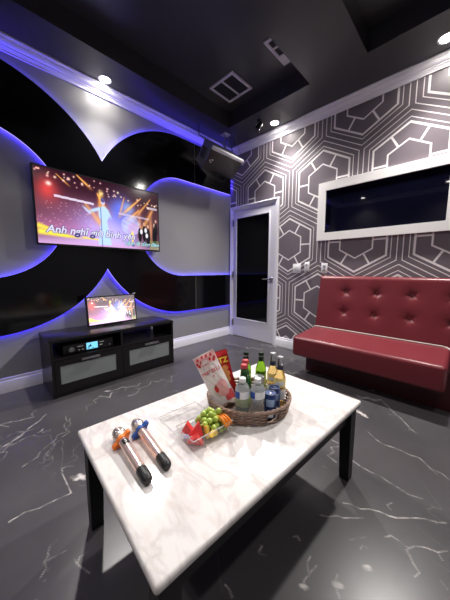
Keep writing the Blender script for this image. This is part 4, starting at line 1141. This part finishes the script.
t, surf, decal, W_, H_ = snack_bag('snack_bag', 'red snack bag with yellow lettering behind the white and pink bag', (-0.779, 0.826, 0.446), (0.63, 0.70, 0.26), (-0.058, -0.010, 0.21), 0.050, 0.222, M['bag_red'], 0.010, toward)
decal('top_band', rect(0.02, 0.98, 0.90, 0.985), M['strawberry'], 12, 4)
for cu, cv, ru, rv in ((0.50, 0.58, 0.24, 0.085), (0.66, 0.50, 0.22, 0.08), (0.40, 0.47, 0.24, 0.08), (0.62, 0.38, 0.22, 0.08), (0.70, 0.62, 0.16, 0.06)):
    decal('chip_print', disc(cu, cv, ru, rv), M['chip'], 16, 3, 0.0012 + 0.0004 * cu)
text_mesh('RITZ', 0.036, on_bag(0.54, 0.79, 0.003) if False else Matrix.Translation(surf(0.54, 0.79, 1) + Vector((0, 0, 0.003))), 'lettering', M['bag_yellow'], t, 0.0004, 0.0012, local=True)

# ------------------------------------------------------------------ loudspeaker
ph = math.radians(44)
FRv = Vector((math.cos(ph), 0, -math.sin(ph))); UPv = Vector((math.sin(ph), 0, math.cos(ph))); YV = Vector((0, 1, 0))
TL = Vector((-2.205, 2.070, 2.443)); SWd, SHt, SDp = 0.53, 0.275, 0.235
SPM = Matrix((FRv, YV, UPv)).transposed().to_4x4(); SPM.translation = TL - UPv * SHt
# local: x out of the grille, y along the wall, z up the face
sp = thing('loudspeaker', 'black loudspeaker hung tilted in the corner above the door', 'speaker', mat=SPM)
cab = MB()
# cabinet: narrower towards the rear
poly = [(0, 0.0), (0, SHt), (-SDp, SHt - 0.012), (-SDp, 0.02)]
cab.prism(poly, lambda p: (p[0] - 0.012, 0.0 if p[0] > -0.1 else 0.03, p[1]), lambda p: (p[0] - 0.012, SWd if p[0] > -0.1 else SWd - 0.03, p[1]))
bmesh.ops.bevel(cab.bm, geom=cab.bm.edges[:], offset=0.008, segments=3, affect='EDGES')
cab.build('cabinet', M['spk_body'], sp, local=True)
gr = MB()
def gpt(u, v):
    return (-0.010 + 0.016 * math.sin(PI * u) ** 0.7 * (0.4 + 0.6 * math.sin(PI * v) ** 0.4), 0.004 + (SWd - 0.008) * u, 0.004 + (SHt - 0.044) * v)
gr.grid(gpt, 40, 14); gr.build('grille', M['grille'], sp, local=True, smooth=60)
MB().box((-0.030, -0.002, SHt - 0.038), (0.006, SWd + 0.002, SHt + 0.002), 0.005).build('front_lip', M['spk_lip'], sp, local=True)
em = MB()
for y, z, ry_, rz_ in ((0.066, 0.135, 0.016, 0.008), (0.036, 0.120, 0.009, 0.009), (0.056, 0.105, 0.013, 0.007)):
    u_ = (y - 0.004) / (SWd - 0.008); v_ = (z - 0.004) / (SHt - 0.044)
    em.ball((gpt(u_, v_)[0] + 0.001, y, z), 1.0, 10, sq=(0.002, ry_, rz_))
em.build('emblem', M['print_white'], sp, local=True)
# side cheek: recessed port and two ledges on the end facing the room
ck = MB()
ck.box((-0.205, -0.010, 0.008), (-0.03, 0.012, 0.028), 0.004); ck.box((-0.195, -0.016, 0.042), (-0.035, 0.012, 0.060), 0.004)
ck.build('side_ledge', M['spk_body'], sp, local=True)
pt_ = MB(); pt_.box((-0.185, 0.004, 0.085), (-0.075, 0.0125, 0.200), 0.01, 3); pt_.build('side_port', M['black_matte'], sp, local=True)
rs_ = MB()
rs_.tube([(-0.185, 0.006, 0.085), (-0.075, 0.002, 0.085), (-0.075, 0.002, 0.200), (-0.185, 0.006, 0.200)], 0.006, 8, True); rs_.build('port_rim', M['spk_body'], sp, local=True)
# bracket and safety cables up to the ceiling
br_ = MB()
br_.box((-2.515, 2.47, ZS - 0.012), (-2.415, 2.57, ZS - 0.0005), 0.002); br_.build('ceiling_plate', M['vent_white'], sp)
br_ = MB()
bc = SPM @ Vector((-SDp * 0.75, SWd * 0.62, SHt - 0.006))
br_.tube([(-2.465, 2.52, ZS - 0.008), (-2.465, 2.52, ZS - 0.09), (-2.46, 2.47, ZS - 0.13), tuple(bc)], 0.011, 8)
br_.tube([(-2.44, 2.55, ZS - 0.008), (-2.43, 2.55, ZS - 0.10), tuple(SPM @ Vector((-0.12, SWd * 0.8, SHt - 0.004)))], 0.006, 8)
br_.build('bracket_arm', M['steel'], sp)
MB().tube([(-2.533, 2.123, ZS), (-2.53, 2.123, 2.70), tuple(SPM @ Vector((-SDp * 0.9, 0.05, SHt - 0.01)))], 0.006, 6).build('cable', M['black_matte'], sp)
MB().tube([(-2.37, 2.56, ZS), tuple(SPM @ Vector((-0.02, SWd - 0.005, SHt + 0.001)))], 0.0028, 6).build('safety_wire', M['steel'], sp)

# ------------------------------------------------------------------ ceiling fixtures
def vent(x0, y0, x1, y1, z, label, cells, axis):
    t = thing('ceiling_vent', label, 'vent', ((x0 + x1) / 2, (y0 + y1) / 2, z - 0.02), group=None)
    f_ = MB(); e = 0.026
    for lo, hi in (((x0, y0), (x0 + e, y1)), ((x1 - e, y0), (x1, y1)), ((x0 + e, y0), (x1 - e, y0 + e)), ((x0 + e, y1 - e), (x1 - e, y1))):
        f_.box((lo[0], lo[1], z - 0.014), (hi[0], hi[1], z - 0.0005))
    for c_ in range(1, cells):
        if axis == 'x':
            xm = x0 + (x1 - x0) * c_ / cells; f_.box((xm - 0.010, y0 + e, z - 0.013), (xm + 0.010, y1 - e, z - 0.002))
        else:
            ym = y0 + (y1 - y0) * c_ / cells; f_.box((x0 + e, ym - 0.010, z - 0.013), (x1 - e, ym + 0.010, z - 0.002))
    f_.build('vent_frame', M['vent_white'], t, smooth=0)
    s_ = MB(); n = 12
    for i in range(n):
        yy = y0 + e + (y1 - y0 - 2 * e) * (i + 0.5) / n
        s_.box((x0 + e, yy - 0.008, z - 0.009), (x1 - e, yy + 0.008, z - 0.007), M=None)
    s_.build('slats', M['vent_dark'], t, smooth=0)
    MB().box((x0 + e, y0 + e, z - 0.004), (x1 - e, y1 - e, z - 0.0005)).build('duct_opening', M['black_matte'], t, smooth=0)
    return t
vent(-2.183, 1.982, -1.848, 2.302, ZC, 'square white framed ceiling vent with two dark panes', 2, 'x')
v2 = vent(-1.443, 1.942, -1.280, 2.276, ZC, 'narrow white ceiling vent beside the edge of the ceiling beam', 3, 'y')
MB().box((-1.42, 2.172, ZC - 0.0135), (-1.303, 2.252, ZC - 0.008)).build('blank_panel', M['vent_white'], v2, smooth=0)

LIGHTS = [(-2.608, 1.048, 'round recessed ceiling light above the grey wall with the television'),
          (-1.850, 2.745, 'round recessed ceiling light above the glass door and patterned wall'),
          (-0.282, 2.712, 'round recessed ceiling light above the dark framed window'),
          (-2.050, -1.100, 'round recessed ceiling light at the near end of the room, television side'),
          (-0.457, -1.000, 'round recessed ceiling light at the near end of the room, bench side'),
          (0.560, 1.050, 'guessed out-of-view recessed ceiling light along the wall opposite the television')]  # last lamp is unseen, added on a guess to light the television wall
POWER = [205, 240, 240, 62, 62, 70]
for i, (x, y, lab) in enumerate(LIGHTS):
    t = thing('recessed_downlight', lab, 'ceiling light', (x, y, ZS - 0.004), group='recessed ceiling lights')
    MB().lathe([(0.044, 0), (0.058, 0), (0.060, 0.003), (0.058, 0.0045), (0.044, 0.0045), (0.044, 0)], 32, Matrix.Translation((x, y, ZS - 0.005))).build('trim_ring', M['white_plastic'], t)
    MB().lathe([(0, 0), (0.0435, 0), (0.0435, 0.002), (0, 0.002)], 32, Matrix.Translation((x, y, ZS - 0.0035))).build('lens', M['lamp'] if i < 3 else M['lamp_dim'], t)
    l = bpy.data.lights.new('downlight', 'SPOT'); l.energy = POWER[i]; l.spot_size = math.radians(124); l.spot_blend = 1.0; l.shadow_soft_size = 0.045
    l.color = (1.0, 0.96, 0.92)
    lo = bpy.data.objects.new('downlight', l); C.objects.link(lo); lo.location = (x, y, ZS - 0.03)
    aim = Vector((-0.75, 0.9, 0.0)) - Vector((x, y, 0)); aim.normalize(); tilt = math.radians((31, 26, 25)[i] if i < 3 else 0)
    lo.rotation_euler = (Vector((0, 0, -1)) * math.cos(tilt) + aim * math.sin(tilt)).to_track_quat('-Z', 'Y').to_euler()

sl = thing('spotlight', 'small black spotlight on the ceiling beside the lit downlight', 'spotlight', (-1.955, 2.575, ZS - 0.09))
MB().lathe([(0.028, 0), (0.028, 0.012), (0.012, 0.016), (0.010, 0.03), (0, 0.03)], 20, Matrix.Translation((-1.955, 2.575, ZS)) @ Matrix.Rotation(PI, 4, 'X')).build('mount', M['black_plastic'], sl)
Ms = Matrix.Translation((-1.945, 2.56, ZS - 0.075)) @ Matrix.Rotation(math.radians(28), 4, 'Y') @ Matrix.Rotation(math.radians(-20), 4, 'X')
MB().lathe([(0.026, -0.045), (0.030, -0.040), (0.030, 0.030), (0.022, 0.044), (0, 0.046)], 22, Ms).build('lamp_head', M['black_plastic'], sl)
MB().ball((-1.93, 2.535, ZS - 0.128), 0.010, 10).build('lens', M['chrome'], sl)
MB().ball((-1.975, 2.55, ZS - 0.03), 0.006, 8).build('screw', M['chrome'], sl)

# ------------------------------------------------------------------ world, camera, colour management
wd = bpy.data.worlds.new('room_world'); bpy.context.scene.world = wd; wd.use_nodes = True
wd.node_tree.nodes['Background'].inputs[0].default_value = (0.05, 0.05, 0.06, 1); wd.node_tree.nodes['Background'].inputs[1].default_value = 0.2

cd = bpy.data.cameras.new('camera'); cam = bpy.data.objects.new('camera', cd); C.objects.link(cam)
F_PX, YAW, PITCH, ROLL = 249.379423, 0.773726939, -0.120594330, 0.00311774163
fw = Vector((-math.sin(YAW) * math.cos(PITCH), math.cos(YAW) * math.cos(PITCH), math.sin(PITCH)))
rt = Vector((math.cos(YAW), math.sin(YAW), 0)); up = rt.cross(fw)
r2 = rt * math.cos(ROLL) + up * math.sin(ROLL); u2 = -rt * math.sin(ROLL) + up * math.cos(ROLL)
cm = Matrix((r2, u2, -fw)).transposed().to_4x4(); cm.translation = (0, 0, 1.05)
cam.matrix_world = cm
cd.sensor_fit = 'VERTICAL'; cd.sensor_height = 36.0; cd.lens = 36.0 * F_PX / 600.0; cd.clip_start = 0.02
sc_ = bpy.context.scene; sc_.camera = cam
sc_.view_settings.view_transform = 'Standard'; sc_.view_settings.look = 'None'
sc_.view_settings.exposure = 0.04; sc_.view_settings.gamma = 1.0; sc_.view_settings.use_curve_mapping = False
